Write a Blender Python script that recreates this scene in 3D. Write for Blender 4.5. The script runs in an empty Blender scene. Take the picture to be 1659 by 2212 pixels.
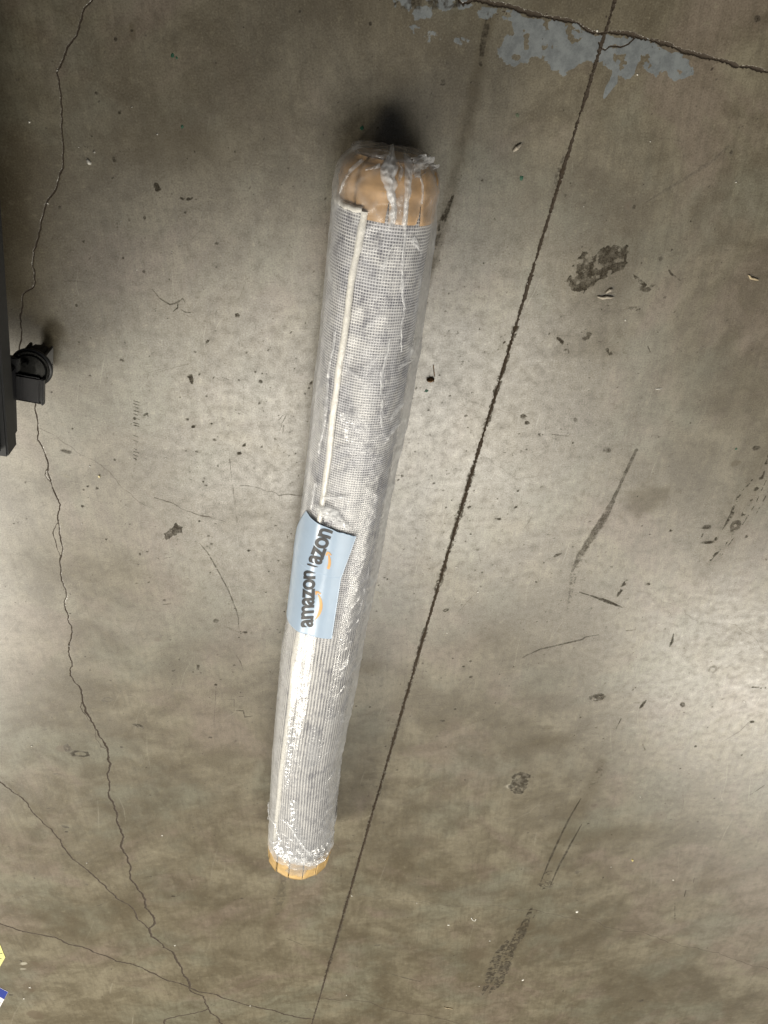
import bpy, bmesh, math
import numpy as np
from mathutils import Matrix, Vector
from math import radians, pi

S = bpy.context.scene
COL = S.collection

# ------------------------------------------------------------------ camera
W, H, F, CAMH = 1659.0, 2212.0, 1661.0, 1.5        # picture plane units, focal length, height above floor
_n = np.array([0.127, 1.0]) / math.hypot(.127, 1)
_d = (np.array([214., 3750.]) - np.array([W / 2, H / 2])) @ _n
_nad = -(F * F / _d) * _n
_D = np.array([_nad[0], _nad[1], F]); _D /= np.linalg.norm(_D)
_X = np.array([1., 0, 0]) - _D * _D[0]; _X /= np.linalg.norm(_X)
_Y = np.cross(-_D, _X)
RM = np.stack([_X, _Y, -_D])                         # camera -> world
CAM = np.array([0, 0, CAMH])
cd = bpy.data.cameras.new('camera'); cam = bpy.data.objects.new('camera', cd); COL.objects.link(cam)
cd.sensor_width = 36; cd.lens = 36 * F / H; cd.clip_start = .02; cd.clip_end = 200
m3 = Matrix([[RM[i, 0], -RM[i, 1], -RM[i, 2]] for i in range(3)])
cam.matrix_world = Matrix.Translation(CAM) @ m3.to_4x4()
S.camera = cam
S.render.resolution_x, S.render.resolution_y = 768, 1024

def at(x, y, z=0.):                                  # picture point (1659 x 2212) on the plane at height z
    d = RM @ np.array([x - W / 2, y - H / 2, F]); return CAM + d * ((z - CAMH) / d[2])
def src(x, y, z=0.): return at(x * W / 3024, y * W / 3024, z)
def pxsize(p): return np.linalg.norm(p - CAM) / F * W / 3024     # metres per photograph pixel there

# ------------------------------------------------------------------ light
wd = bpy.data.worlds.new('World'); S.world = wd; wd.use_nodes = True
wd.node_tree.nodes['Background'].inputs[0].default_value = (.80, .88, 1., 1)
wd.node_tree.nodes['Background'].inputs[1].default_value = .052
def lamp(name, xy, h, sx, sy, power, rot=0., col=(1, .945, .83)):
    l = bpy.data.lights.new(name, 'AREA'); l.shape = 'RECTANGLE'; l.size = sx; l.size_y = sy
    l.energy = power; l.color = col
    o = bpy.data.objects.new(name, l); COL.objects.link(o)
    o.location = (xy[0], xy[1], h); o.rotation_euler = (0, 0, rot)
    return o
HL = 5.0
k = (CAMH + HL) / CAMH
p1 = at(800, 985); p2 = at(1625, 1450); p3 = at(-520, 1290)     # where the polished floor mirrors each lamp
lamp('ceiling_lamp', p1[:2] * k, HL, 3.8, 2.8, 275)
lamp('ceiling_lamp', p2[:2] * k, HL, 2.8, 2.0, 265)
lamp('ceiling_lamp', p3[:2] * k, HL, 2.8, 3.6, 1200)
S.view_settings.view_transform = 'Standard'; S.view_settings.look = 'None'
S.view_settings.exposure = -.06; S.view_settings.gamma = 1.
S.cycles.transparent_max_bounces = 24
S.cycles.max_bounces = 10

# ------------------------------------------------------------------ helpers
rng = np.random.default_rng(7)
def sstep(a, b, x):
    t = np.clip((x - a) / (b - a), 0, 1); return t * t * (3 - 2 * t)
def _h(i, j, seed):
    n = (i.astype(np.int64) * 374761393 + j.astype(np.int64) * 668265263 + seed * 974711) & 0xffffffff
    n = ((n ^ (n >> 13)) * 1274126177) & 0xffffffff
    n = ((n ^ (n >> 16)) * 2246822519) & 0xffffffff
    return ((n ^ (n >> 15)) & 0xffff) / 65535.
def vn(x, y, seed=0):
    x = np.asarray(x, float); y = np.asarray(y, float)
    i = np.floor(x); j = np.floor(y); fx = x - i; fy = y - j
    fx = fx * fx * (3 - 2 * fx); fy = fy * fy * (3 - 2 * fy)
    a = _h(i, j, seed); b = _h(i + 1, j, seed); c = _h(i, j + 1, seed); d = _h(i + 1, j + 1, seed)
    return a + (b - a) * fx + (c - a) * fy + (a - b - c + d) * fx * fy
def fbm(x, y, seed=0, o=4):
    t = 0; w = .5; n = 0
    for q in range(o):
        t = t + w * vn(x * 2**q + 13.7 * q, y * 2**q - 7.1 * q, seed + q); n += w; w *= .5
    return t / n
def ridge(x, y, seed=0, o=3):
    t = 0; w = .5; n = 0
    for q in range(o):
        t = t + w * (1 - np.abs(2 * vn(x * 2**q + 5.3 * q, y * 2**q + 9.1 * q, seed + q) - 1)); n += w; w *= .5
    return t / n

def mesh_from(name, V, Q, smooth=True):
    V = np.asarray(V, np.float32); Q = np.asarray(Q, np.int32)
    me = bpy.data.meshes.new(name)
    me.vertices.add(len(V)); me.vertices.foreach_set('co', V.ravel())
    k_ = Q.shape[1]
    me.loops.add(Q.size); me.loops.foreach_set('vertex_index', Q.ravel())
    me.polygons.add(len(Q)); me.polygons.foreach_set('loop_start', np.arange(0, Q.size, k_, dtype=np.int32))
    me.update(calc_edges=True)
    if smooth: me.polygons.foreach_set('use_smooth', np.ones(len(Q), bool))
    return me
def attr(me, name, v):
    a = me.attributes.new(name, 'FLOAT', 'POINT'); a.data.foreach_set('value', np.asarray(v, np.float32).ravel())
def grid_quads(n, m, wrap=False):
    i, j = np.meshgrid(np.arange(n - 1), np.arange(m if wrap else m - 1), indexing='ij')
    j2 = (j + 1) % m
    return np.stack([i * m + j, i * m + j2, (i + 1) * m + j2, (i + 1) * m + j], -1).reshape(-1, 4)
def ob(name, me, mat, parent=None, label=None, cat=None, group=None, kind=None):
    o = bpy.data.objects.new(name, me); COL.objects.link(o)
    if mat and not me.materials: me.materials.append(mat)
    if parent: o.parent = parent
    if label: o['label'] = label
    if cat: o['category'] = cat
    if group: o['group'] = group
    if kind: o['kind'] = kind
    return o
def empty(name, loc, label, cat):
    o = bpy.data.objects.new(name, None); COL.objects.link(o); o.location = loc
    o['label'] = label; o['category'] = cat; return o
def bm_mesh(name, bm, smooth=False):
    me = bpy.data.meshes.new(name); bm.to_mesh(me); bm.free()
    if smooth:
        for p in me.polygons: p.use_smooth = True
    return me

class NT:                                            # tiny node-tree writer
    def __init__(s, name):
        s.m = bpy.data.materials.new(name); s.m.use_nodes = True; s.t = s.m.node_tree; s.t.nodes.clear()
    def n(s, typ, _out=0, **kw):
        nd = s.t.nodes.new(typ)
        for k_, v in kw.items():
            if k_.startswith('i_'):
                key = k_[2:]; key = int(key) if key.isdigit() else key.replace('_', ' ')
                sock = nd.inputs[key]
                if hasattr(v, 'links') or isinstance(v, bpy.types.NodeSocket): s.t.links.new(v, sock)
                else: sock.default_value = v
            else: setattr(nd, k_, v)
        return nd.outputs[_out]
    def math(s, op, a, b=0., c=0., clamp=False): return s.n('ShaderNodeMath', operation=op, use_clamp=clamp, i_0=a, i_1=b, i_2=c)
    def noise(s, vec, scale, detail=4., rough=.55, out=0, dist=0.):
        return s.n('ShaderNodeTexNoise', _out=out, i_Vector=vec, i_Scale=scale, i_Detail=detail, i_Roughness=rough, i_Distortion=dist)
    def rng_(s, v, a, b, lo=0., hi=1.): return s.n('ShaderNodeMapRange', i_0=v, i_1=a, i_2=b, i_3=lo, i_4=hi, interpolation_type='SMOOTHSTEP')
    def mix(s, f, a, b, mode='MIX'):
        nd = s.t.nodes.new('ShaderNodeMix'); nd.data_type = 'RGBA'; nd.blend_type = mode
        for i_, v in ((0, f), (6, a), (7, b)):
            if isinstance(v, bpy.types.NodeSocket): s.t.links.new(v, nd.inputs[i_])
            else: nd.inputs[i_].default_value = v if i_ == 0 else (*v, 1)
        return nd.outputs[2]
    def at(s, name): return s.n('ShaderNodeAttribute', _out=2, attribute_name=name)
    def pos(s): return s.n('ShaderNodeNewGeometry')
    def bump(s, h, st, dist=.002): return s.n('ShaderNodeBump', i_Height=h, i_Strength=st, i_Distance=dist)
    def out(s, sh):
        o = s.t.nodes.new('ShaderNodeOutputMaterial'); s.t.links.new(sh, o.inputs[0]); return s.m
    def pbr(s, col, rough=.5, bump=None, **kw):
        a = dict(i_Base_Color=col if isinstance(col, bpy.types.NodeSocket) else (*col, 1), i_Roughness=rough)
        if bump is not None: a['i_Normal'] = bump
        return s.out(s.n('ShaderNodeBsdfPrincipled', **a, **kw))

def simple(name, col, rough=.5, var=.25, scale=60., bumps=.15, **kw):
    t = NT(name); p = t.n('ShaderNodeTexCoord', _out=3)
    nz = t.noise(p, scale, 5.); c2 = tuple(c * (1 - var) for c in col); c1 = tuple(min(1, c * (1 + var * .6)) for c in col)
    c = t.mix(t.rng_(nz, .3, .7), c2, c1)
    return t.pbr(c, rough, t.bump(t.noise(p, scale * 5, 3.), bumps, .001), **kw)

# ------------------------------------------------------------------ concrete material
def concrete():
    t = NT('concrete'); p = t.pos()
    big = t.noise(p, 2.2, 8., .68, dist=.8); mid = t.noise(p, 8.5, 9., .72, dist=.5); fine = t.noise(p, 48., 6., .68); grain = t.noise(p, 330., 3., .6)
    hue = t.noise(p, 2.3, 4., .6, dist=1.2); hue2 = t.noise(t.n('ShaderNodeVectorMath', operation='ADD', i_0=p, i_1=(7.3, 3.1, 0)), 3.1, 4., .6)
    c = t.mix(t.rng_(big, .36, .62), (.096, .079, .051), (.196, .173, .130))
    c = t.mix(t.math('MULTIPLY', t.rng_(hue, .50, .64), .75), c, (.170, .134, .112))
    c = t.mix(t.math('MULTIPLY', t.rng_(hue2, .48, .64), .60), c, (.156, .156, .124))
    c = t.mix(t.rng_(mid, .36, .60, .58, 0.), c, (.078, .062, .039))
    c = t.mix(t.rng_(fine, .32, .52, .34, 0.), c, (.056, .045, .030))
    c = t.mix(t.rng_(fine, .55, .72, 0., .38), c, (.29, .265, .21))
    c = t.mix(t.rng_(grain, .36, .50, .28, 0.), c, (.050, .041, .028))
    c = t.mix(t.rng_(grain, .56, .70, 0., .28), c, (.34, .31, .25))
    st_ = t.noise(t.n('ShaderNodeMapping', i_0=p, i_2=(0, 0, .28), i_3=(95., 9., 1.)), 1., 5., .65)
    c = t.mix(t.rng_(st_, .34, .56, .30, 0.), c, (.070, .058, .040))
    # wear and stains carried by the mesh
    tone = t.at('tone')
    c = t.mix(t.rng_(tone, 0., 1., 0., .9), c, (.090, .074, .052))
    ln = t.at('light'); c = t.mix(t.math('MULTIPLY', ln, .6), c, (.44, .42, .38))
    br = t.math('ADD', t.at('brown'), t.math('MULTIPLY', t.math('SUBTRACT', fine, .5), .7))
    c = t.mix(t.rng_(br, .25, .8, 0., .75), c, (.105, .082, .058))
    pa = t.math('ADD', t.at('paint'), t.math('MULTIPLY', t.math('SUBTRACT', t.noise(p, 70., 6., .75), .5), 1.2))
    pcol = t.mix(t.rng_(fine, .35, .65), (.120, .134, .155), (.19, .210, .238))
    paf = t.rng_(pa, .45, .6)
    c = t.mix(paf, c, pcol)
    dk = t.math('ADD', t.at('dark'), t.math('MULTIPLY', t.math('SUBTRACT', t.noise(p, 210., 4., .7), .5), .6))
    dkf = t.math('MULTIPLY', t.rng_(dk, .09, .84), t.rng_(t.noise(p, 55., 6., .75), .36, .58, .45, 1.))
    c = t.mix(t.math('MULTIPLY', dkf, .92), c, t.mix(t.rng_(grain, .35, .65), (.016, .013, .010), (.052, .044, .035)))
    c = t.mix(1., c, (1.015, 1.0, .905), 'MULTIPLY')
    cr = t.rng_(t.at('crack'), .10, .60); c = t.mix(cr, c, (.050, .038, .027))
    rough = t.rng_(mid, .3, .7, .32, .38)
    rough = t.math('ADD', rough, t.math('MULTIPLY', t.math('SUBTRACT', .5, fine), .20))
    rough = t.math('ADD', rough, t.math('MULTIPLY', dkf, .25))
    rough = t.math('ADD', rough, t.math('MULTIPLY', cr, .4), clamp=True)
    sp = t.math('MULTIPLY', t.rng_(fine, .34, .56, .80, 1.), t.rng_(grain, .36, .54, .75, 1.))
    sp = t.math('MULTIPLY', sp, t.math('SUBTRACT', 1., t.math('MULTIPLY', dkf, .9)))
    sp = t.math('MULTIPLY', sp, t.math('SUBTRACT', 1., t.math('MULTIPLY', t.math('MAXIMUM', tone, cr), .8)))
    sp = t.math('MULTIPLY', sp, 1.4)
    hgt = t.math('ADD', t.math('MULTIPLY', fine, .6), t.math('MULTIPLY', grain, .35))
    hgt = t.math('ADD', hgt, t.math('MULTIPLY', paf, .5))
    return t.pbr(c, rough, t.bump(hgt, .12, .0012), i_Specular_IOR_Level=sp)
M_CON = concrete()
M_DIRT = simple('joint_dirt', (.045, .034, .024), .9, .5, 90, .6)

# ------------------------------------------------------------------ marks on the floor, read off the photograph
ZA = (0, 0, 1.659); ZB = (1000, 0, 1.659); ZC = (2000, 0, 1.62); ZD = (0, 1300, 1.58); ZE = (2000, 1300, 1.58)
ZF = (0, 2700, 1.659); ZG = (1000, 2700, 1.659); ZH = (2000, 2700, 1.62)
ZI = (1400, 1300, 2.37); ZJ = (1300, 2000, 2.074); ZK = (700, 1300, 2.765); ZL = (600, 2000, 2.765); ZU = (0, 0, 1659 / 3024)
def wp(z, pts): return np.array([src(z[0] + x / z[2], z[1] + y / z[2])[:2] for x, y in pts])
def wsz(z, p, w): return w / z[2] * pxsize(src(z[0] + p[0] / z[2], z[1] + p[1] / z[2]))
MARKS = []
def jag(P, amp, step=.011, r=rng):
    P = [np.array(p) for p in P]
    while True:
        out = [P[0]]; again = False
        for a, b in zip(P, P[1:]):
            d = b - a; L = np.hypot(*d)
            if L > step:
                again = True; out.append((a + b) / 2 + np.array([-d[1], d[0]]) * r.uniform(-amp, amp))
            out.append(b)
        P = out
        if not again: return np.array(P)
def line(z, pts, w, ch='dark', st=.9, soft=.35, patch=0., thr=.5, rag=.5, jg=0., taper=True, fine=True, ps=70., wmin=.0):
    P = wp(z, pts)
    hw = np.array([max(wsz(z, p, ww) / 2, wmin) for p, ww in zip(pts, w if isinstance(w, (list, tuple)) else [w] * len(pts))])
    if jg:
        t0 = np.r_[0, np.cumsum(np.hypot(*np.diff(P, axis=0).T))]
        P2 = jag(P, jg); t1 = np.r_[0, np.cumsum(np.hypot(*np.diff(P2, axis=0).T))]
        hw = np.interp(t1 / t1[-1], t0 / t0[-1], hw); P = P2
    if taper and not jg and len(hw) >= 2: hw = hw.copy(); hw[0] *= .5; hw[-1] *= .5
    MARKS.append(dict(k='l', P=P, hw=hw, ch=ch, st=st, soft=soft, patch=patch, thr=thr, rag=rag, fine=fine, ps=ps))
def blob(z, c, rx, ry=None, ang=0., ch='dark', st=.9, soft=.3, patch=0., thr=.5, rag=.5, fine=True, ring=0., ps=70.):
    ry = ry or rx; w = wp(z, [c])[0]
    MARKS.append(dict(k='b', P=w, rx=wsz(z, c, rx), ry=wsz(z, c, ry), a=radians(-ang), ch=ch, st=st, soft=soft, patch=patch, thr=thr, rag=rag, fine=fine, ring=ring, ps=ps))
def poly(z, pts, ch='paint', st=1., rag=.004, patch=0., thr=.5, ps=40.):
    MARKS.append(dict(k='p', P=wp(z, pts), ch=ch, st=st, rag=rag, patch=patch, thr=thr, fine=True, ps=ps))

# saw-cut joints (also divide the floor into slabs)
JM = [(ZC, [(700, -60), (685, 0), (640, 90), (628, 200), (630, 240), (605, 330), (550, 470), (490, 650), (420, 850), (360, 970), (300, 1150), (250, 1400), (180, 1660), (110, 1900), (45, 2090)]),
      (ZI, [(1490, 10), (1440, 200), (1360, 440), (1290, 640), (1215, 880), (1150, 1150), (1085, 1370), (1020, 1570), (930, 1850)]),
      (ZJ, [(1070, 10), (1000, 250), (920, 520), (840, 780), (760, 1060), (680, 1340), (590, 1640), (530, 1866)]),
      (ZG, [(900, 370), (850, 550), (790, 740), (740, 950), (690, 1130), (640, 1330), (580, 1530), (520, 1720), (460, 1930), (400, 2120), (380, 2210)])]
JT = [(ZC, [(-1050, -300), (-600, -110), (-370, -50), (-290, 25), (-200, 0), (0, 40), (90, 70), (200, 100), (330, 125), (450, 150), (500, 190), (560, 215), (640, 205), (760, 215), (880, 250), (1000, 280), (1080, 310), (1120, 330), (1220, 350), (1310, 375), (1380, 390), (1460, 425), (1560, 430), (1659, 460), (2000, 540)])]
def joinw(parts): return np.concatenate([wp(z, p) for z, p in parts])
W_JM = joinw(JM); W_JT = joinw(JT)
W_JM = W_JM[np.argsort(-W_JM[:, 1])]
_pf = np.polyfit(W_JM[:, 1], W_JM[:, 0], 3); W_JM[:, 0] = np.polyval(_pf, W_JM[:, 1])
dirm = (W_JM[-1] - W_JM[0]) / np.linalg.norm(W_JM[-1] - W_JM[0])
W_JM = np.concatenate([[W_JM[0] - dirm * 3], W_JM, [W_JM[-1] + dirm * 5]])
dirt = (W_JT[-1] - W_JT[0]) / np.linalg.norm(W_JT[-1] - W_JT[0])
W_JT = np.concatenate([[W_JT[0] - dirt * 5], W_JT, [W_JT[-1] + dirt * 5]])
def joint(P, hw, rag, depth, jg):
    P = jag(P, jg, .02)
    MARKS.append(dict(k='l', P=P, hw=np.full(len(P), hw), ch='crack', st=1., soft=.3, patch=0, thr=.5, rag=rag, fine=True, depth=depth, ps=70.))
joint(W_JM, .0027, 1.4, .0020, .004); joint(W_JT, .0026, 1.6, .0016, .03)
def jpart(a, b, hw): 
    P = W_JM[(W_JM[:, 1] < at(*a)[1]) & (W_JM[:, 1] > at(*b)[1])]
    MARKS.append(dict(k='l', P=jag(P, .006, .02), hw=np.full(len(jag(P, 0, .02)), hw), ch='dark', st=.8, soft=.4, patch=.5, thr=.34, rag=1.4, fine=True, ps=120.))
jpart((1100, 700), (700, 2120), .0052)
line(ZC, [(380, 940), (350, 1060), (310, 1180), (285, 1290)], [30, 55, 55, 30], st=.55, patch=.5, thr=.4, rag=.6)
# cracks
CK = dict(ch='crack', st=1., soft=.5, rag=.9, jg=.10, taper=False)
def crack(z, pts, w=5., depth=.0012, **kw):
    a = dict(CK); a.update(kw); line(z, pts, w, wmin=.00115, **a); MARKS[-1]['depth'] = depth
crack(ZA, [(640, -60), (605, 0), (550, 55), (535, 120), (515, 190), (500, 235), (460, 285), (430, 340), (415, 385), (390, 440), (370, 475), (385, 520), (395, 600), (405, 700), (405, 800), (410, 900), (415, 1000), (412, 1100), (380, 1180), (350, 1260), (310, 1310), (290, 1370), (270, 1440), (255, 1520), (240, 1580), (220, 1640), (212, 1720), (225, 1800), (232, 1840), (215, 1880), (150, 1925), (148, 2000), (145, 2157), (140, 2220), (146, 2370), (200, 2480), (233, 2640)], 6)
crack(ZD, [(222, 440), (225, 520), (235, 600), (235, 680), (280, 770), (300, 840), (315, 930), (345, 1020), (375, 1085), (360, 1150), (370, 1240), (385, 1330), (385, 1400), (380, 1480), (385, 1560), (410, 1620), (400, 1690), (420, 1760), (445, 1840), (450, 1880), (430, 1950), (440, 2050), (450, 2090), (435, 2110), (440, 2150), (490, 2212)], 7)
crack(ZF, [(515, 0), (538, 65), (550, 130), (590, 210), (640, 300), (680, 370), (705, 450), (725, 510), (710, 560), (715, 650), (730, 750), (765, 840), (780, 920), (795, 1060), (850, 1170), (850, 1260), (900, 1330), (950, 1400), (950, 1450), (985, 1490), (1010, 1550), (975, 1590), (990, 1640), (1070, 1710), (1140, 1760), (1190, 1850), (1220, 1910), (1235, 1980)], 10)
crack(ZF, [(-300, 430), (0, 630), (90, 700), (185, 775), (270, 880), (340, 940), (430, 1075), (500, 1150), (600, 1230), (700, 1330), (850, 1440), (900, 1530), (975, 1590)], 8, .001, st=.85)
crack(ZF, [(-400, 1480), (0, 1555), (80, 1580), (230, 1620), (400, 1660), (560, 1715), (660, 1755), (760, 1800), (850, 1815), (950, 1855), (1050, 1905), (1240, 1975), (1330, 2005), (1420, 2020), (1530, 2060), (1659, 2095), (1810, 2130), (1910, 2155), (2030, 2175)], 8.5)
crack(ZF, [(240, 1600), (330, 1625), (420, 1670), (520, 1705)], 3, .001, st=.5)
crack(ZF, [(1240, 1985), (1330, 2030), (1360, 2110), (1270, 2140), (1170, 2155), (1080, 2180), (1045, 2260)], 8)
crack(ZF, [(1360, 2110), (1420, 2165), (1470, 2300)], 8)
crack(ZD, [(300, 850), (280, 900), (310, 940)], 3, .001, st=.7)
crack(ZD, [(365, 1180), (335, 1240), (350, 1330), (378, 1410)], 3, .001, st=.6)
crack(ZF, [(540, 100), (525, 140), (560, 190), (600, 240)], 3, .001, st=.6)
crack(ZF, [(625, 290), (625, 350), (660, 400), (690, 410)], 3, .001, st=.5)
crack(ZC, [(580, 270), (600, 310), (620, 320), (650, 295), (720, 300), (770, 280), (810, 240)], 6, .003)
crack(ZD, [(250, 610), (330, 650), (450, 730), (560, 800), (650, 860), (760, 980), (830, 1040), (900, 1090)], 2.4, .0008, st=.38)
crack(ZD, [(960, 1040), (1060, 1070), (1150, 1120), (1300, 1160), (1400, 1190)], 2.4, .0008, st=.45)
crack(ZK, [(670, 1697), (770, 1695), (940, 1745), (1030, 1755), (1100, 1800), (1200, 1785), (1290, 1800), (1400, 1790)], 3, .0006, st=.35)
crack(ZG, [(440, 2040), (560, 2055), (750, 2065), (850, 2110), (1000, 2140), (1190, 2170), (1400, 2210)], 4, .0015, st=.6)
crack(ZG, [(640, 1355), (780, 1385), (860, 1385), (1000, 1410), (1250, 1435), (1659, 1450)], 3, .001, st=.35)
crack(ZH, [(0, 1425), (200, 1435), (400, 1480), (540, 1495), (700, 1550), (850, 1570), (1020, 1640), (1190, 1670), (1260, 1690), (1400, 1730), (1560, 1790), (1800, 1860)], 3, .001, st=.5)
crack(ZE, [(0, 900), (60, 930), (150, 915), (265, 895), (330, 980), (390, 1050)], 3, .0005, st=.22)
crack(ZE, [(800, 1620), (960, 1690), (1080, 1720), (1150, 1800), (1240, 1815), (1400, 1830), (1480, 1880), (1550, 1930), (1618, 2010), (1750, 2150)], 3, .0006, st=.28)
crack(ZJ, [(700, 50), (800, 65), (900, 60), (1000, 40)], 3, .0005, st=.22)
crack(ZI, [(1020, 640), (1130, 680), (1250, 720), (1420, 770), (1560, 790)], 3, .0005, st=.25)
crack(ZI, [(1170, 1160), (1260, 1215), (1330, 1270), (1430, 1340), (1510, 1400)], 3, .0005, st=.25)
# rubber scuffs
line(ZE, [(800, 745), (740, 870), (680, 1000), (620, 1130), (520, 1290), (440, 1410), (400, 1500)], [34, 22, 26, 46, 48, 40, 26], st=.62, patch=.2, thr=.3, rag=.7)
line(ZE, [(500, 1320), (430, 1450), (400, 1560), (370, 1760)], [40, 60, 40, 24], st=.5, patch=.8, thr=.5, ps=160)
line(ZE, [(445, 1630), (540, 1660), (620, 1688), (710, 1725)], [13, 12, 26, 16], st=.85)
line(ZE, [(95, 2035), (200, 1985), (330, 1955), (460, 1925), (480, 1910), (565, 1895)], 13, st=.68)
line(ZE, [(270, 648), (375, 660)], 9, st=.7)
line(ZE, [(680, 1660), (710, 1600), (740, 1555)], [22, 36, 20], patch=.7, thr=.5, st=.8)
line(ZE, [(690, 1510), (735, 1460)], 18, patch=.6, st=.6)
line(ZE, [(1640, 740), (1560, 960), (1500, 1080), (1400, 1270), (1260, 1430)], 26, patch=.9, thr=.53, st=.85, ps=60)
line(ZE, [(1520, 930), (1430, 1040), (1390, 1150), (1335, 1240)], [20, 14, 24, 10], patch=.6, thr=.45, st=.85)
line(ZE, [(1640, 860), (1540, 1080), (1440, 1240), (1330, 1400)], 8, patch=.7, thr=.48, st=.8)
line(ZE, [(1640, 960), (1590, 1060), (1545, 1140)], 10, patch=.5, st=.7)
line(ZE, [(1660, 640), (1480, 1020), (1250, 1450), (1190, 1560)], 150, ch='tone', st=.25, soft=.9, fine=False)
blob(ZE, (1240, 1225), 26, 16); blob(ZE, (1245, 1320), 42, 10); blob(ZE, (1205, 1275), 10, 20, patch=.5); blob(ZE, (1415, 1215), 26, 30, ring=.5, st=.6); blob(ZE, (1295, 1300), 10, 14)
blob(ZE, (615, 745), 26, 20, patch=.3, thr=.35, st=.6); blob(ZE, (1545, 732), 26, 16, st=.75)
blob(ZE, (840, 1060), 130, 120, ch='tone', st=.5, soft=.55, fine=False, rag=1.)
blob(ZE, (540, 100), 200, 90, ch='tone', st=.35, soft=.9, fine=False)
line(ZE, [(310, 50), (360, 90), (380, 150)], 30, patch=.8, thr=.5, st=.8); line(ZE, [(460, 20), (600, 90), (640, 150)], 40, patch=.9, thr=.55, st=.8)
blob(ZE, (500, 40), 60, 30, patch=.8, thr=.52, st=.7)
blob(ZE, (305, 1400), 26, 10, ang=-30, st=.7); blob(ZE, (205, 645), 22, 18, patch=.4, st=.8); blob(ZE, (95, 535), 20, 14, patch=.3, st=.8); blob(ZE, (118, 577), 14, 12)
line(ZE, [(1030, 1890), (1020, 1940), (1005, 1970)], [10, 20, 8], st=1.); line(ZE, [(735, 1870), (795, 1864)], 10, st=.7); blob(ZE, (872, 1580), 12, 10); blob(ZE, (1012, 1248), 8)
blob(ZE, (1275, 2110), 26, 26, ring=.3, st=.35); blob(ZE, (1415, 828), 30, 20, ch='tone', st=.5)
blob(ZE, (420, 560), 14, 16, st=.5); line(ZE, [(870, 100), (885, 135)], 10)
line(ZE, [(385, 480), (350, 560)], 5, st=.5); line(ZE, [(580, 1000), (480, 1180), (430, 1320)], 4, st=.4)
for q in range(5): line(ZE, [(1618, 1680 + q * 90), (1500 - q * 60, 1820 + q * 75), (1250 - q * 150, 1990 + q * 55)], 4 + q % 2 * 3, st=.35, patch=.5)
# lower right
blob(ZH, (570, 75), 55, 30, patch=.6, thr=.4, st=.9); blob(ZH, (860, 120), 10, 40, ang=20, st=1.); line(ZH, [(800, 110), (838, 108)], 8, st=.6); line(ZH, [(722, 210), (690, 275)], 12, st=.75); blob(ZH, (1115, 120), 16, 22, ang=-30, st=.85)
poly(ZH, [(30, 570), (85, 550), (138, 570), (125, 650), (80, 695), (10, 670), (0, 640), (20, 610)], 'dark', .78, .004, .5, .33)
blob(ZH, (12, 640), 26, 18, ch='light', st=.9)
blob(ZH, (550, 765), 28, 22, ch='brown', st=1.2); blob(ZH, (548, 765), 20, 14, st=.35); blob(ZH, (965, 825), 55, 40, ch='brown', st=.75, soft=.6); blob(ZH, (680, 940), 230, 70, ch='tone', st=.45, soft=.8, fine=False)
line(ZH, [(465, 720), (400, 830), (340, 950), (270, 1100), (210, 1250)], 12, st=1.1, patch=.3, thr=.35); line(ZH, [(470, 885), (400, 1010), (330, 1140), (265, 1285)], [10, 11, 13, 7], st=1.4)
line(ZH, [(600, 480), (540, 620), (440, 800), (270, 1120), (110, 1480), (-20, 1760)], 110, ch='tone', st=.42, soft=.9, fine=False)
blob(ZH, (240, 1270), 46, 40, patch=.9, thr=.47, st=.9, ps=110); blob(ZH, (270, 1190), 40, 22, patch=.9, thr=.55, st=.8); line(ZH, [(205, 1400), (150, 1500)], 10, st=.75, patch=.4)
line(ZH, [(150, 1420), (90, 1560), (20, 1680), (-60, 1900), (-120, 1960)], [30, 60, 60, 50, 30], patch=.8, thr=.45, st=1.1); line(ZG, [(1659, 1660), (1580, 1790), (1530, 1940), (1490, 2020)], [60, 60, 40, 20], patch=.8, thr=.43, st=1.1)
blob(ZH, (110, 1540), 55, 40, ch='tone', st=.6, soft=.5); line(ZG, [(1390, 2060), (1520, 2100)], 10, st=.4)
line(ZH, [(600, 490), (570, 590), (520, 650)], [20, 60, 20], patch=.8, thr=.5, st=.5)
line(ZH, [(1065, 1375), (1065, 1490)], 10, patch=.5, thr=.4, st=.75); line(ZH, [(1135, 1305), (1125, 1345)], 14, st=.75); line(ZH, [(1190, 1225), (1182, 1255)], 9, st=.6); blob(ZH, (850, 2010), 12, 12, st=1.2)
line(ZH, [(1565, 205), (1480, 290), (1360, 362)], [4, 7, 4], st=.55); blob(ZH, (1560, 230), 13, 10); line(ZH, [(1640, 632), (1600, 660), (1540, 700)], [10, 8, 3], st=.65); line(ZH, [(1659, 20), (1350, 190)], 5, st=.35); line(ZH, [(1560, 10), (1640, 15)], 24, patch=.6, st=.9)
blob(ZH, (255, 268), 32, 22, ch='tone', st=.4, soft=.5); blob(ZH, (285, 350), 110, 60, ch='tone', st=.4, soft=.7, fine=False); blob(ZH, (230, 575), 40, 22, ch='tone', st=.4, soft=.6)
blob(ZH, (980, 1630), 70, 36, ch='brown', st=.7, soft=.7); blob(ZH, (1300, 1250), 150, 60, ch='tone', st=.3, soft=.8, fine=False); blob(ZH, (1140, 1590), 34, 16, ch='brown', st=.5); blob(ZH, (440, 1190), 18, 20, patch=.3, st=.5); line(ZH, [(860, 375), (875, 410)], 18, st=.5)
blob(ZG, (1480, 1760), 90, 80, ch='brown', st=.6, soft=.7, fine=False); blob(ZG, (1100, 1200), 260, 120, ch='tone', st=.3, soft=.9, fine=False); line(ZG, [(905, 1885), (990, 1910), (1090, 1935)], 10, st=.65, patch=.3, thr=.35)
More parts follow.
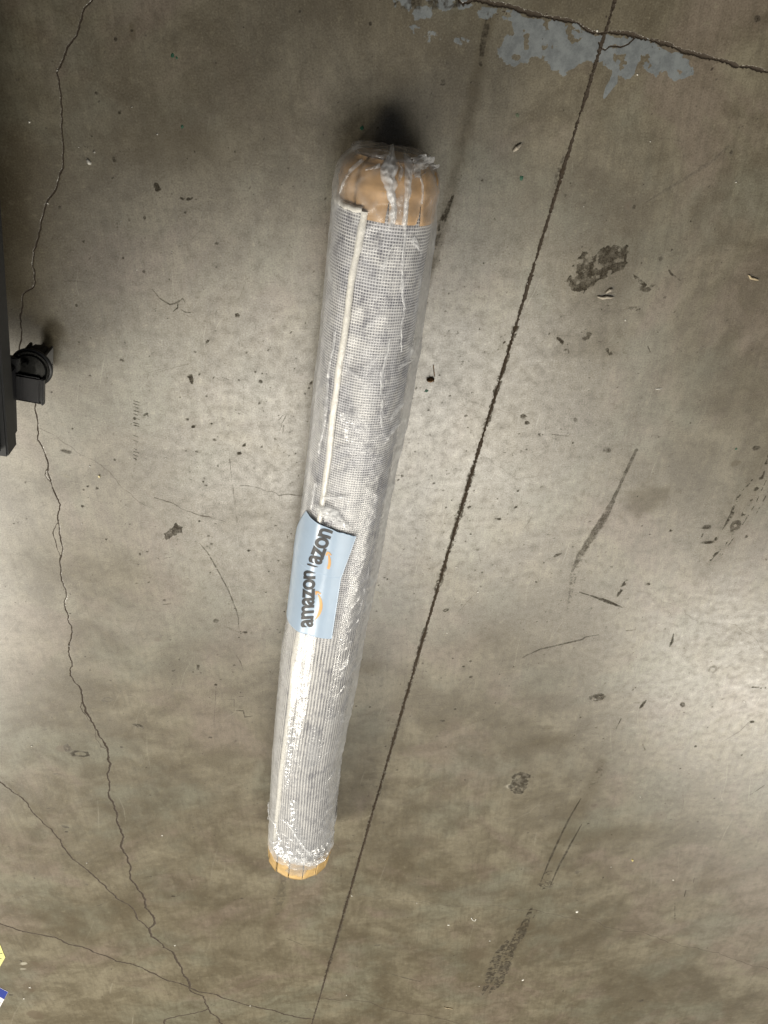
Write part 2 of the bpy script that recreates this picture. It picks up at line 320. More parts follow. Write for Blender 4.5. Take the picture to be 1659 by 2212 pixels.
line(ZG, [(215, 1650), (320, 1695)], 9, st=.6); line(ZG, [(380, 1690), (500, 1790), (640, 1840)], 6, st=.4, patch=.4); blob(ZG, (808, 1695), 18, 10, st=.6); blob(ZG, (1230, 230), 18, 10, patch=.3, st=.8); blob(ZG, (935, 550), 9, 5)
line(ZG, [(195, 1265), (175, 1380), (150, 1500)], [60, 62, 50], patch=.4, thr=.42, st=.45); line(ZG, [(185, 1240), (150, 1480), (90, 1680)], 80, ch='tone', st=.4, soft=.8, fine=False); blob(ZG, (190, 2190), 20, 14, ring=.4, st=.5)
for y_ in (130, 365, 720, 800): line(ZG, [(880 + y_ % 7 * 20, y_), (1150, y_ - 8), (1640, y_ + (y_ % 5) * 8)], 4, st=.3, patch=.5, thr=.45)
# upper right
line(ZC, [(880, 1290), (1000, 1215), (1130, 1140), (1300, 1030), (1410, 930)], [14, 20, 26, 22, 26], st=.42, soft=.7)
poly(ZC, [(385, 1760), (470, 1600), (560, 1620), (600, 1590), (640, 1570), (700, 1580), (765, 1590), (760, 1660), (720, 1730), (660, 1740), (600, 1790), (540, 1830), (470, 1880), (400, 1830)], 'dark', .8, .006, .9, .40, 60)
poly(ZC, [(640, 1570), (765, 1590), (760, 1660), (720, 1730), (650, 1700), (610, 1640)], 'dark', .75, .004, .5, .33, 60)
blob(ZC, (560, 1800), 190, 230, ch='tone', st=.3, soft=.9, fine=False); blob(ZC, (620, 1960), 40, 20, patch=.7, st=.8); blob(ZC, (800, 1970), 40, 14, patch=.8, st=.7); blob(ZC, (770, 1312), 18, 24, ch='brown', st=1.2); blob(ZC, (805, 1318), 10)
blob(ZC, (900, 1840), 60, 26, patch=.8, thr=.5, st=.75); line(ZC, [(800, 1755), (850, 1800), (930, 1870)], 24, patch=.7, thr=.48, st=.8); line(ZC, [(1015, 1700), (1040, 1745), (1100, 1790)], 14, patch=.5, st=.75); blob(ZC, (975, 1648), 12, 14, st=.75); blob(ZC, (1590, 120), 16, 18); blob(ZC, (1425, 970), 9); line(ZC, [(540, 1390), (610, 1370)], 8, patch=.4, st=.6)
blob(ZC, (40, 1510), 120, 40, ang=10, st=.28, soft=.9, rag=.8); line(ZC, [(960, 880), (1060, 885), (1130, 915)], 10, st=.3)
for q in range(70):                                   # streaky wear towards the upper right
    x, y = rng.uniform(350, 1600), rng.uniform(480, 2080); L = rng.uniform(15, 60)
    line(ZC, [(x, y), (x - L * .25, y + L)], rng.uniform(4, 11), st=rng.uniform(.2, .5), patch=.3)
poly(ZC, [(-60, 60), (0, 62), (90, 90), (200, 118), (330, 140), (450, 165), (500, 205), (570, 235), (640, 225), (760, 232), (880, 268), (1000, 300), (1090, 330), (1130, 365), (1175, 400), (1185, 485), (1040, 500), (1000, 440), (960, 480), (880, 430), (850, 350), (820, 420), (740, 500), (700, 490), (650, 440), (590, 410), (540, 400), (440, 430), (370, 475), (290, 440), (190, 365), (140, 370), (120, 425), (60, 412), (-10, 395), (-70, 330), (20, 240), (60, 200)], 'paint', 1., .006, .5, .30)
line(ZC, [(685, 440), (675, 520), (640, 570), (615, 620)], [60, 45, 42, 30], 'paint', 1.)
poly(ZB, [(880, -30), (1400, -30), (1420, 45), (1330, 60), (1250, 65), (1200, 110), (1100, 130), (980, 120), (940, 60)], 'paint', 1., .006, .7, .40)
blob(ZB, (1040, 200), 60, 30, ch='paint', st=.62, patch=.6); blob(ZB, (1180, 240), 70, 30, ch='paint', st=.58, patch=.6); blob(ZB, (1350, 260), 50, 40, ch='paint', st=.56, patch=.6); poly(ZB, [(1460, 50), (1560, 40), (1659, 60), (1659, 130), (1580, 110), (1480, 100)], 'paint', .9, .006, .6, .4); poly(ZB, [(1575, 320), (1659, 290), (1680, 380), (1590, 385)], 'paint', .95, .005)
line(ZB, [(930, 20), (1050, 30), (1200, 20), (1380, 20)], 60, st=.7, patch=.9, thr=.5); line(ZB, [(1550, 30), (1500, 260), (1480, 420)], 40, st=.7, patch=.6, thr=.42)
line(ZB, [(1545, 40), (1510, 250), (1460, 480), (1430, 650), (1390, 800), (1350, 980), (1300, 1200), (1230, 1450), (1180, 1700), (1120, 2000)], [44, 40, 44, 56, 60, 60, 60, 60, 50, 40], st=.36, patch=.7, thr=.40, soft=.6, rag=.9, ps=45)
line(ZB, [(1545, 40), (1430, 650), (1350, 980), (1230, 1450), (1150, 1800)], 90, ch='tone', st=.5, soft=.9, fine=False); line(ZB, [(1300, 1280), (1240, 1420), (1180, 1620)], 40, st=.85, patch=.8, thr=.45, soft=.6)
blob(ZB, (1230, 540), 26, 18, patch=.6, st=.7); blob(ZB, (760, 155), 10); blob(ZB, (300, 75), 7)
line(ZB, [(405, 250), (405, 480)], 6, st=.3); line(ZB, [(260, 1560), (240, 1760)], 4, st=.4)
# left
poly(ZL, [(130, 270), (200, 235), (230, 190), (265, 165), (320, 215), (328, 290), (300, 270), (250, 300), (215, 305), (165, 348), (135, 325)], 'dark', .85, .003, .4, .30)
for a in (440, 458, 475, 500, 520, 545, 575, 590, 655, 685, 735, 755, 775, 795): line(ZD, [(832, a), (850 + a % 3 * 8, a + 10)], 10, st=1.2, patch=.3, thr=.35)
line(ZD, [(840, 440), (845, 600), (848, 800), (822, 930)], 12, st=.35, patch=.6, thr=.45); line(ZD, [(838, 120), (836, 440)], 5, st=.35, patch=.5)
line(ZD, [(820, 930), (880, 985), (940, 1035), (1010, 1105)], 12, ch='brown', st=1.2, patch=.6, thr=.45); line(ZD, [(1060, 1135), (1105, 1185)], 8, ch='brown', st=1.2, patch=.4)
line(ZL, [(515, 385), (560, 440), (600, 485), (690, 640), (760, 770), (830, 900), (875, 1010), (910, 1100), (935, 1190), (940, 1300)], 17, st=.6, patch=.5, thr=.36, rag=.5)
line(ZL, [(780, 1285), (860, 1320), (960, 1360)], [10, 36, 20], st=.4, soft=.6); blob(ZL, (1020, 1360), 60, 26, patch=.9, thr=.5, st=.8); line(ZL, [(910, 1600), (955, 1670), (995, 1780)], [14, 12, 4], st=.7); line(ZL, [(1070, 1410), (1230, 1415)], 20, st=.25, soft=.8)
blob(ZL, (692, 1230), 32, 32, st=.62, soft=.2, rag=.25); blob(ZL, (55, 1432), 34, 32, ch='brown', st=.9, rag=.25); poly(ZL, [(480, 1705), (516, 1712), (510, 1760), (480, 1760)], 'dark', .72, .001); blob(ZL, (445, 1787), 8); blob(ZL, (527, 1795), 10); line(ZL, [(470, 1815), (515, 1812)], 8)
line(ZL, [(115, 1050), (205, 1045)], 18, st=.75); blob(ZL, (130, 1005), 18, 16, st=.7, patch=.3); line(ZL, [(180, 455), (235, 458)], 8, st=.6); line(ZL, [(120, 500), (170, 492)], 8, st=.6); line(ZL, [(130, 548), (230, 530)], 12, st=.7)
line(ZL, [(915, 0), (935, 290), (938, 900)], 6, st=.4, patch=.4); line(ZL, [(790, 170), (820, 460)], 8, st=.4, patch=.5); line(ZL, [(1262, 700), (1225, 1060), (1215, 1150)], 9, st=.4, patch=.4); line(ZL, [(650, 515), (800, 580)], 7, st=.45); line(ZL, [(800, 855), (960, 860), (1010, 895)], 7, st=.45); line(ZL, [(950, 1000), (1165, 875)], 8, st=.35); line(ZL, [(985, 815), (1110, 825)], 8, st=.6)
for c in ((1048, 465, 16), (1373, 575, 10), (1510, 280, 10), (645, 392, 11), (610, 305, 14), (650, 318, 10), (1268, 690, 10), (943, 1410, 12), (835, 1250, 6), (1360, 1325, 10), (1390, 1352, 9), (692, 1925, 16), (30, 203, 9), (225, 1775, 14), (630, 705, 9), (1235, 918, 9)): blob(ZL, c[:2], c[2], c[2] * .8, st=.95, patch=.2, thr=.3)
for c in ((325, 120, 20), (190, 240, 13), (130, 510, 22), (155, 540, 14), (238, 480, 10), (843, 455, 14), (900, 560, 22), (315, 718, 14), (25, 730, 12), (172, 1050, 22), (368, 1018, 12), (400, 1195, 18), (670, 1340, 22), (722, 1253, 18), (918, 1270, 10), (435, 1478, 15), (288, 1612, 11), (278, 1648, 12), (312, 1690, 12), (1045, 165, 9), (1235, 20, 10), (1008, 626, 8), (885, 800, 12), (932, 880, 8), (1385, 692, 9), (1450, 575, 16), (1430, 630, 12), (1270, 415, 10), (1410, 995, 10), (1210, 1367, 8), (1295, 1438, 9), (745, 250, 8), (670, 540, 9), (205, 1320, 16)): blob(ZK, c[:2], c[2], c[2] * .75, ang=rng.uniform(0, 180), st=1.0, patch=.25, thr=.3)
line(ZK, [(480, 512), (560, 540)], 12, st=.8)
for d in ((1095, 985, 1145, 925), (1140, 1005, 1180, 930), (1112, 1090, 1135, 1015), (1143, 1120, 1152, 1030)): line(ZK, [d[:2], d[2:]], 15, st=.62)
for d in ((0, 320, 240, 350), (0, 400, 130, 370), (15, 530, 20, 640), (710, 550, 717, 905), (655, 865, 660, 960), (430, 845, 620, 960), (320, 925, 720, 1005), (430, 1240, 590, 1265), (480, 1305, 660, 1325), (560, 1400, 600, 1700), (600, 1700, 640, 1930), (1045, 1290, 1260, 1150), (1095, 1160, 1185, 1335), (945, 1220, 1105, 1405), (720, 1310, 810, 1450), (1250, 1110, 1310, 820), (1310, 820, 1345, 760), (1060, 10, 1110, 105), (920, 320, 1020, 350), (60, 1640, 72, 1740), (0, 1260, 250, 1140), (260, 1380, 330, 1340), (430, 1475, 550, 1395), (470, 1640, 480, 1830), (1130, 1780, 1132, 1920), (890, 1530, 1370, 1530), (660, 480, 720, 440)): line(ZK, [d[:2], d[2:]], 7, st=.5, patch=.25, thr=.35)
for d in ((915, 315, 925, 265), (925, 265, 1040, 230), (930, 275, 1190, 205), (945, 280, 1000, 262), (1430, 800, 1450, 1000), (1450, 1000, 1482, 1250), (480, 520, 560, 540), (560, 540, 650, 580), (340, 290, 460, 330), (285, 395, 310, 430), (1180, 270, 1190, 330), (1020, 1380, 1080, 1365)): line(ZD, [d[:2], d[2:]], 8, st=.42, patch=.2, thr=.3)
line(ZD, [(490, 520), (570, 545), (650, 580)], 22, st=.2, soft=.8); blob(ZD, (415, 755), 32, 13, ang=20, st=.65); blob(ZD, (1190, 300), 12, 34, patch=.5, thr=.4, st=.95); blob(ZD, (838, 548), 12, 10); blob(ZD, (905, 525), 20, 8, ang=-25, st=.8); blob(ZD, (757, 185), 13, 6, ang=35, st=1.2); blob(ZD, (322, 385), 7, 5); blob(ZD, (450, 612), 6); blob(ZD, (714, 806), 8)
for c in ((870, 1393), (850, 1575), (925, 1568), (545, 972), (520, 993), (605, 985), (512, 1095), (660, 1302), (687, 2178), (1240, 1187), (915, 1378), (560, 2115)): blob(ZD, c, rng.uniform(5, 9), st=.85)
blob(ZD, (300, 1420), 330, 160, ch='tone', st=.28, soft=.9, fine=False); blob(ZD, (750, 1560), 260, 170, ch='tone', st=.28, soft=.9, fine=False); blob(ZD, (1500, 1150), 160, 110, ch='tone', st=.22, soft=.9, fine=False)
line(ZD, [(850, 1735), (960, 1745), (1060, 1755)], 16, ch='brown', st=.8, patch=.6, thr=.45); line(ZD, [(1055, 1760), (1058, 1820)], 10, st=.3)
# lower left
blob(ZF, (527, 445), 50, 28, ring=.28, st=.75, ang=10); blob(ZF, (415, 410), 48, 30, ch='brown', st=1., soft=.5); blob(ZF, (440, 410), 18, 26, ring=.5, st=.6); blob(ZF, (703, 90), 32, 22, ring=.25, st=.45); blob(ZF, (903, 260), 34, 14, patch=.5, thr=.4, st=.85, ang=25); line(ZF, [(850, 262), (940, 283)], 6, st=.6); line(ZF, [(828, 62), (880, 68)], 9, st=.6)
line(ZF, [(1412, 5), (1405, 120), (1395, 260)], [14, 6, 5], st=.5, patch=.3, thr=.3); line(ZF, [(1485, 88), (1530, 90), (1530, 165)], 8, st=.5); line(ZF, [(1540, 160), (1590, 165), (1600, 205), (1650, 198)], 9, st=.75); line(ZF, [(1560, 70), (1588, 72)], 14, st=.7, patch=.4)
blob(ZF, (428, 922), 22, 11, ang=30, st=.75); blob(ZF, (433, 954), 12, 6, st=.7); blob(ZF, (362, 575), 14, 8, st=.6); blob(ZF, (325, 848), 20, 14, ch='brown', st=.8); blob(ZF, (292, 285), 12, 10, st=.45); line(ZF, [(600, 1450), (655, 1432), (710, 1408)], 7, st=.5); line(ZF, [(1365, 1150), (1560, 1146), (1659, 1157)], 6, st=.42); blob(ZF, (1130, 1375), 14, 8, st=.75); blob(ZF, (1577, 1390), 11, 8, st=.6); line(ZF, [(1540, 1258), (1659, 1275)], 5, st=.3)
blob(ZF, (232, 2150), 34, 44, ang=-30, ch='brown', st=1.1, soft=.5); blob(ZF, (225, 1815), 34, 14, ang=50, ch='brown', st=.9); blob(ZF, (205, 1985), 12, 30, ch='brown', st=.8); blob(ZF, (72, 2020), 10, 6, st=1.3); blob(ZF, (425, 1422), 22, 16, ch='brown', st=.5); blob(ZF, (585, 1345), 26, 12, ch='brown', st=.5); blob(ZF, (960, 1690), 14, 20, ch='brown', st=.5)
blob(ZF, (155, 1815), 17, 14, ch='light', st=1.1); blob(ZF, (150, 1850), 15, 10, ch='light', st=.7)
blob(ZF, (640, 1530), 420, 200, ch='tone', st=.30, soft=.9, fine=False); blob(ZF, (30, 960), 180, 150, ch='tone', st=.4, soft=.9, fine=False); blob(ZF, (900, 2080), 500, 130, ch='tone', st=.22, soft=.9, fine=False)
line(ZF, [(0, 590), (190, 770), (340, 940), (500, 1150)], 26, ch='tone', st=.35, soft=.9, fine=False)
line(ZF, [(700, 1325), (850, 1440), (975, 1590)], 30, ch='tone', st=.3, soft=.9, fine=False)
# upper left
blob(ZA, (1026, 1225), 18, 24, patch=.7, thr=.38, st=1.1); blob(ZA, (1220, 1292), 40, 15, patch=.8, thr=.42, st=1.1); blob(ZA, (1130, 1262), 16, 10, patch=.5, st=.7); line(ZA, [(765, 1455), (767, 1530)], 11, st=.5); line(ZA, [(785, 1520), (845, 1570)], 8, st=.5, patch=.3); line(ZA, [(920, 1575), (955, 1608)], 8, st=.5); line(ZA, [(458, 1560), (462, 1660)], 9, st=.4); line(ZA, [(400, 1838), (510, 1835), (575, 1850)], 12, st=.45, patch=.2); line(ZA, [(485, 1775), (475, 1815)], 10, st=.45)
line(ZA, [(995, 1890), (1045, 1950), (1110, 1990), (1160, 1975), (1195, 1950), (1210, 1980)], 9, st=.75); line(ZA, [(1165, 1960), (1160, 2010), (1130, 2035)], 9, st=.75); line(ZA, [(1180, 2020), (1210, 2040), (1250, 2042)], 8, st=.7); line(ZA, [(1195, 2050), (1250, 2070)], 7, st=.7); line(ZA, [(1000, 2025), (1028, 2012)], 8, st=.7); blob(ZA, (1550, 2055), 14, 20, patch=.7, thr=.42, st=1.1); line(ZA, [(1490, 1900), (1525, 1880)], 6, st=.5); line(ZA, [(1605, 1845), (1560, 1960)], 7, st=.4)
for c in ((750, 1050), (600, 890), (945, 1423), (1415, 1590), (545, 1578), (805, 1685), (500, 1995), (1210, 1388), (940, 1773), (780, 737), (860, 200), (755, 255), (630, 608), (735, 1165)): blob(ZA, c, rng.uniform(6, 11), st=.75)
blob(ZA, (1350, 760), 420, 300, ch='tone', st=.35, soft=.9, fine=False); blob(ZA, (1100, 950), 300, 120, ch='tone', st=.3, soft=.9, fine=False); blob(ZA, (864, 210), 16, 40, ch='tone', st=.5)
# between roll and joint
for c in ((1030, 800, 18), (1560, 800, 22), (1598, 865, 18), (530, 635, 7), (685, 748, 7), (617, 800, 6), (1047, 910, 9), (931, 993, 5), (897, 1587, 9), (573, 1440, 6), (1060, 1650, 18), (435, 1360, 16), (402, 1395, 10), (1495, 1652, 15), (730, 1430, 14), (818, 1497, 12), (1325, 1575, 8), (1107, 1497, 5), (1515, 1500, 14)): blob(ZI, c[:2], c[2], c[2] * .7, ang=rng.uniform(-40, 40), st=.9, patch=.3, thr=.35)
for d in ((805, 1032, 840, 1030), (725, 1335, 830, 1240), (480, 1575, 600, 1465), (600, 1465, 760, 1490), (1290, 1230, 1400, 1110), (1400, 1110, 1520, 1065), (1115, 1658, 1215, 1660), (870, 1470, 1000, 1515), (540, 1735, 720, 1720), (610, 1690, 830, 1630), (650, 1878, 720, 1858), (525, 1860, 640, 1858), (1200, 1055, 1235, 1075), (990, 705, 1140, 760), (1335, 575, 1390, 660), (1170, 885, 1280, 1230), (725, 325, 730, 400), (855, 990, 840, 1110), (1240, 1270, 1170, 1700), (510, 850, 505, 900), (360, 1355, 500, 1352)): line(ZI, [d[:2], d[2:]], 6, st=.5, patch=.25, thr=.35)
poly(ZJ, [(408, 742), (505, 738), (512, 845), (470, 865), (432, 850)], 'brown', .62, .002)
blob(ZJ, (945, 835), 24, 14, ring=.35, st=.75, ang=-20); blob(ZJ, (915, 1738), 20, 12, st=.7); line(ZJ, [(1570, 1225), (1610, 1200), (1659, 1180)], [16, 18, 14], st=.7); line(ZJ, [(1010, 890), (1110, 780), (1210, 670)], 7, st=.45); line(ZJ, [(1205, 340), (1230, 440), (1252, 570)], 5, st=.4); blob(ZJ, (1203, 343), 12, 8, st=.6)
for c in ((445, 570, 9), (468, 580, 8), (1147, 214, 9), (1105, 272, 7), (1327, 465, 9), (815, 407, 6), (1240, 525, 9), (1185, 510, 7), (1380, 90, 18), (395, 632, 9), (380, 843, 6), (535, 712, 6), (212, 1618, 10), (325, 1625, 10), (1020, 1643, 12), (905, 1388, 7), (1462, 1453, 7), (630, 1293, 6), (1150, 1380, 18), (1090, 1295, 12)): blob(ZJ, c[:2], c[2], c[2] * .75, st=.85, patch=.2, thr=.3)
for d in ((915, 1110, 1020, 1072), (640, 1190, 695, 1178), (860, 1198, 950, 1182), (640, 1620, 1090, 1605), (660, 175, 830, 172), (900, 215, 1000, 165), (650, 1540, 900, 1510), (1260, 1745, 1480, 1710), (1575, 1410, 1659, 1440), (1120, 1280, 1230, 1215), (1060, 430, 1035, 560), (1310, 835, 1325, 880), (1290, 1370, 1315, 1350)): line(ZJ, [d[:2], d[2:]], 7, st=.42, patch=.3, thr=.38)
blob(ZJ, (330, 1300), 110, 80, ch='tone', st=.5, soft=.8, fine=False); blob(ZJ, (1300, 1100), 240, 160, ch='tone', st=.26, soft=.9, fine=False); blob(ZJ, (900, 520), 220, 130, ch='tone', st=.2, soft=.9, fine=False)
# scattered small specks and hair scratches, denser in the worn middle
for q in range(2400):
    x, y = (rng.normal(1500, 800), rng.normal(1950, 750)) if q % 3 else (rng.uniform(0, 3024), rng.uniform(0, 4032))
    r_ = rng.uniform(1.5, 4.2) * (1.7 if rng.random() < .07 else 1)
    blob((0, 0, 1.), (x, y), r_, r_ * rng.uniform(.4, .9), ang=rng.uniform(0, 180), st=rng.uniform(.3, .78), rag=.6)
for q in range(800):
    x, y = (rng.normal(1500, 850), rng.normal(2000, 700)) if q % 4 else (rng.uniform(0, 3024), rng.uniform(0, 4032))
    L = rng.uniform(12, 75); a = rng.uniform(0, pi) if q % 3 else rng.normal(1.9, .25); cu = rng.normal(0, .12)
    line((0, 0, 1.), [(x, y), (x + L * math.cos(a), y + L * math.sin(a)), (x + 2 * L * math.cos(a + cu), y + 2 * L * math.sin(a + cu))], rng.uniform(1.5, 3.4), ch='light' if q % 6 == 0 else 'dark', st=rng.uniform(.18, .42), patch=.3, thr=.4)

CH = ('dark', 'crack', 'paint', 'brown', 'tone', 'light')
def eval_floor(X, Y):
    n = len(X); out = {c: np.zeros(n) for c in CH}; dep = np.zeros(n); near = np.zeros(n, bool)
    od = np.argsort(Y); Xs, Ys = X[od], Y[od]
    res = {c: np.zeros(n) for c in CH}; dps = np.zeros(n); nrs = np.zeros(n, bool)
    for m in MARKS:
        P = m['P']
        if m['k'] == 'l': pad = m['hw'].max() * (1 + m['soft'] + m['rag']) + .005; segs = [(P[i:i + 9], m['hw'][i:i + 9]) for i in range(0, max(1, len(P) - 1), 8)]
        elif m['k'] == 'b': pad = max(m['rx'], m['ry']) * 1.8 + .005; segs = [(P[None], None)]
        else: pad = m['rag'] * 3 + .005; segs = [(P, None)]
        for sp, hw in segs:
            lo, hi = sp.min(0) - pad, sp.max(0) + pad
            i0, i1 = np.searchsorted(Ys, (lo[1], hi[1]))
            if i0 >= i1: continue
            sel = np.nonzero((Xs[i0:i1] > lo[0]) & (Xs[i0:i1] < hi[0]))[0] + i0
            if not len(sel): continue
            x, y = Xs[sel], Ys[sel]
            if m['k'] == 'l':
                best = np.full(len(sel), 9.); bw = np.full(len(sel), .001)
                for a, b, ha, hb in zip(sp, sp[1:], hw, hw[1:]):
                    d = b - a; L2 = d @ d + 1e-12
                    t = np.clip(((x - a[0]) * d[0] + (y - a[1]) * d[1]) / L2, 0, 1)
                    dd = np.hypot(x - a[0] - t * d[0], y - a[1] - t * d[1]); w = ha + (hb - ha) * t
                    u = dd / np.maximum(w, 1e-5) < best / bw
                    best = np.where(u, dd, best); bw = np.where(u, np.maximum(w, 1e-5), bw)
                if m['rag']:
                    sc = 1 / max(.0035, bw.mean() * 1.3)
                    bw = bw * (1 + m['rag'] * (fbm(x * sc, y * sc, 3, 3) * .5 + fbm(x * sc * .17, y * sc * .17, 5, 3) * .5 - .5) * 2.4)
                q2 = best / np.maximum(bw - .0009, .0004); q = best / bw; nr = best < bw * (1 + m['soft']) + .0025
            elif m['k'] == 'b':
                dx, dy = x - P[0], y - P[1]; ca, sa = math.cos(m['a']), math.sin(m['a'])
                q = np.hypot((dx * ca + dy * sa) / m['rx'], (-dx * sa + dy * ca) / m['ry'])
                sc = 1.6 / max(m['rx'], m['ry'])
                q = q * (1 + m['rag'] * (fbm(x * sc, y * sc, 11, 4) - .5) * 1.5)
                if m['ring']: q = np.abs(q - .8) / m['ring'] 
                nr = q < 1.3 if not m['ring'] else q < 1.8
            else:
                g = m['rag']; xw = x + (fbm(x / g * .35, y / g * .35, 21, 4) - .5) * g * 4; yw = y + (fbm(x / g * .35, y / g * .35, 31, 4) - .5) * g * 4
                ins = np.zeros(len(sel), bool)
                for a, b in zip(P, np.roll(P, -1, 0)):
                    c = ((a[1] > yw) != (b[1] > yw)) & (xw < (b[0] - a[0]) * (yw - a[1]) / (b[1] - a[1] + 1e-12) + a[0]); ins ^= c
                q = np.where(ins, 0., 2.); nr = np.ones(len(sel), bool)
            v = m['st'] * (1 - sstep(1 - m.get('soft', .2), 1 + m.get('soft', .2), q))
            if m['patch']:
                f = sstep(m['thr'] - .10, m['thr'] + .10, fbm(x * m['ps'] * 1.6, y * m['ps'] * 1.6, 41, 4))
                v = v * (1 - m['patch'] + m['patch'] * f) if m['patch'] < .35 else v * f
            r = res[m['ch']]
            r[sel] = np.maximum(r[sel], v) if m['ch'] != 'tone' else np.minimum(1, r[sel] + v * (1 - r[sel]))
            if 'depth' in m: dps[sel] = np.maximum(dps[sel], m['depth'] * (1 - sstep(.5, 1.3, q2)) * (m['st'] > .65))
            if m['fine']: nrs[sel] |= nr
    for c in CH: out[c][od] = res[c]
    dep[od] = dps; near[od] = nrs
    return out, dep, near

# ------------------------------------------------------------------ the floor: slabs of concrete on a dirt bed, cracks and joints recessed
def build_floor():
    B, x0, y0 = 32, -4.0, -6.6                         # base cell 32 mm on a 1 mm lattice
    nx, ny = 250, 292
    I, J = np.meshgrid(np.arange(nx), np.arange(ny), indexing='ij'); I = I.ravel(); J = J.ravel()
    cx, cy = x0 + (I + .5) * .032, y0 + (J + .5) * .032
    d = np.stack([cx, cy, np.full_like(cx, -CAMH)]) ; c = RM.T @ d
    px, py = c[0] / c[2] * F + W / 2, c[1] / c[2] * F + H / 2
    vis = (c[2] > .1) & (px > -70) & (px < W + 70) & (py > -70) & (py < H + 70)
    cells = [np.stack([I[~vis] * B, J[~vis] * B, np.full((~vis).sum(), B)], 1)]
    a, b = np.meshgrid(np.arange(8) * 4, np.arange(8) * 4, indexing='ij')
    mi = (I[vis, None] * B + a.ravel()[None]).ravel(); mj = (J[vis, None] * B + b.ravel()[None]).ravel()
    _, _, near = eval_floor(x0 + (mi + 2) * .001, y0 + (mj + 2) * .001)
    cells.append(np.stack([mi[~near], mj[~near], np.full((~near).sum(), 4)], 1))
    a, b = np.meshgrid(np.arange(4), np.arange(4), indexing='ij')
    fi = (mi[near, None] + a.ravel()[None]).ravel(); fj = (mj[near, None] + b.ravel()[None]).ravel()
    cells.append(np.stack([fi, fj, np.ones(len(fi), int)], 1))
    cells = np.concatenate(cells)
    cx, cy = x0 + (cells[:, 0] + cells[:, 2] * .5) * .001, y0 + (cells[:, 1] + cells[:, 2] * .5) * .001
    jx = np.interp(cy, W_JM[::-1, 1], W_JM[::-1, 0]); jy = np.interp(cx, W_JT[:, 0], W_JT[:, 1])
    slab = (cx > jx).astype(int) + 2 * (cy > jy)
    fl = ob('concrete_floor', mesh_from('concrete_floor', [(-4, -6.6, -.03), (4, -6.6, -.03), (4, 2.744, -.03), (-4, 2.744, -.03)], [(0, 1, 2, 3)]), M_DIRT, kind='structure')
    fl['label'] = 'worn grey concrete warehouse floor with cracks and joints'
    for s in range(4):
        C = cells[slab == s]
        if not len(C): continue
        k_ = C[:, 2]
        xi = np.stack([C[:, 0], C[:, 0] + k_, C[:, 0] + k_, C[:, 0]], 1).ravel(); yi = np.stack([C[:, 1], C[:, 1], C[:, 1] + k_, C[:, 1] + k_], 1).ravel()
        key, inv = np.unique(xi.astype(np.int64) * 20000 + yi, return_inverse=True)
        X, Y = x0 + (key // 20000) * .001, y0 + (key % 20000) * .001
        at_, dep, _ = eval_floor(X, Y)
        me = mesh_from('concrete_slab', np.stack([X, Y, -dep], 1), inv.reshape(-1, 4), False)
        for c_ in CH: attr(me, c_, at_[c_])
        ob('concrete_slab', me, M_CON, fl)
build_floor()

# ------------------------------------------------------------------ the wrapped rug roll
A0 = at(848, 335, .09); A1 = at(643, 1870, .09)
AX = (A1 - A0); AX[2] = 0; AX /= np.linalg.norm(AX); LAT = np.array([-AX[1], AX[0], 0]); ORG = np.array([A0[0], A0[1], 0.])
ZC0 = .0915; LEN = 1.945
TL = np.array([(0, -.080), (.03, -.084), (.089, -.087), (.136, -.088), (.221, -.091), (.322, -.091), (.433, -.094), (.577, -.092), (.653, -.093), (.821, -.100), (1.008, -.103), (1.111, -.108), (1.246, -.109), (1.471, -.108), (1.724, -.102), (1.893, -.091)])
TR = np.array([(0, .080), (.03, .084), (.067, .085), (.114, .092), (.198, .095), (.322, .100), (.447, .100), (.573, .095), (.634, .092), (.782, .091), (.896, .090), (1.018, .085), (1.149, .085), (1.233, .084), (1.484, .076), (1.61, .080), (1.743, .088), (1.857, .086)])
def cs(s): return (np.interp(s, TL[:, 0], TL[:, 1]) + np.interp(s, TR[:, 0], TR[:, 1])) * .5
def cen(s):                                            # smooth lateral drift of the axis
    return np.interp(s, (0, .4, .65, .85, 1.05, 1.3, 1.5, 1.7, 1.9), (0, .002, -.001, -.005, -.009, -.013, -.015, -.008, -.002))
def onroll(px, py, R=.0945):                          # photograph px -> (s, phi) on the roll
    px, py = px * W / 3024, py * W / 3024
    d = RM @ np.array([px - W / 2, py - H / 2, F]); s = .9
    for _ in range(4):
        o = CAM - ORG; ou, oz = o @ LAT - cen(s), o[2] - ZC0; du, dz = d @ LAT, d[2]
        a, b, c = du * du + dz * dz, ou * du + oz * dz, ou * ou + oz * oz - R * R
        disc = max(b * b - a * c, 0); t = (-b - math.sqrt(disc)) / a
        s = (o + d * t) @ AX
    return s, math.atan2(ou + du * t, oz + dz * t)
def P3(s, phi, rho, zmin=.0):
    u = cen(s) + rho * np.sin(phi); z = np.maximum(ZC0 + rho * np.cos(phi), zmin)
    return ORG + np.multiply.outer(s, AX) + np.multiply.outer(u, LAT) + np.multiply.outer(z, np.array([0, 0, 1.]))
roll = empty('rug_roll', (0, 0, 0), 'rolled rug wrapped in clear plastic film with tan cardboard end caps', 'rug')

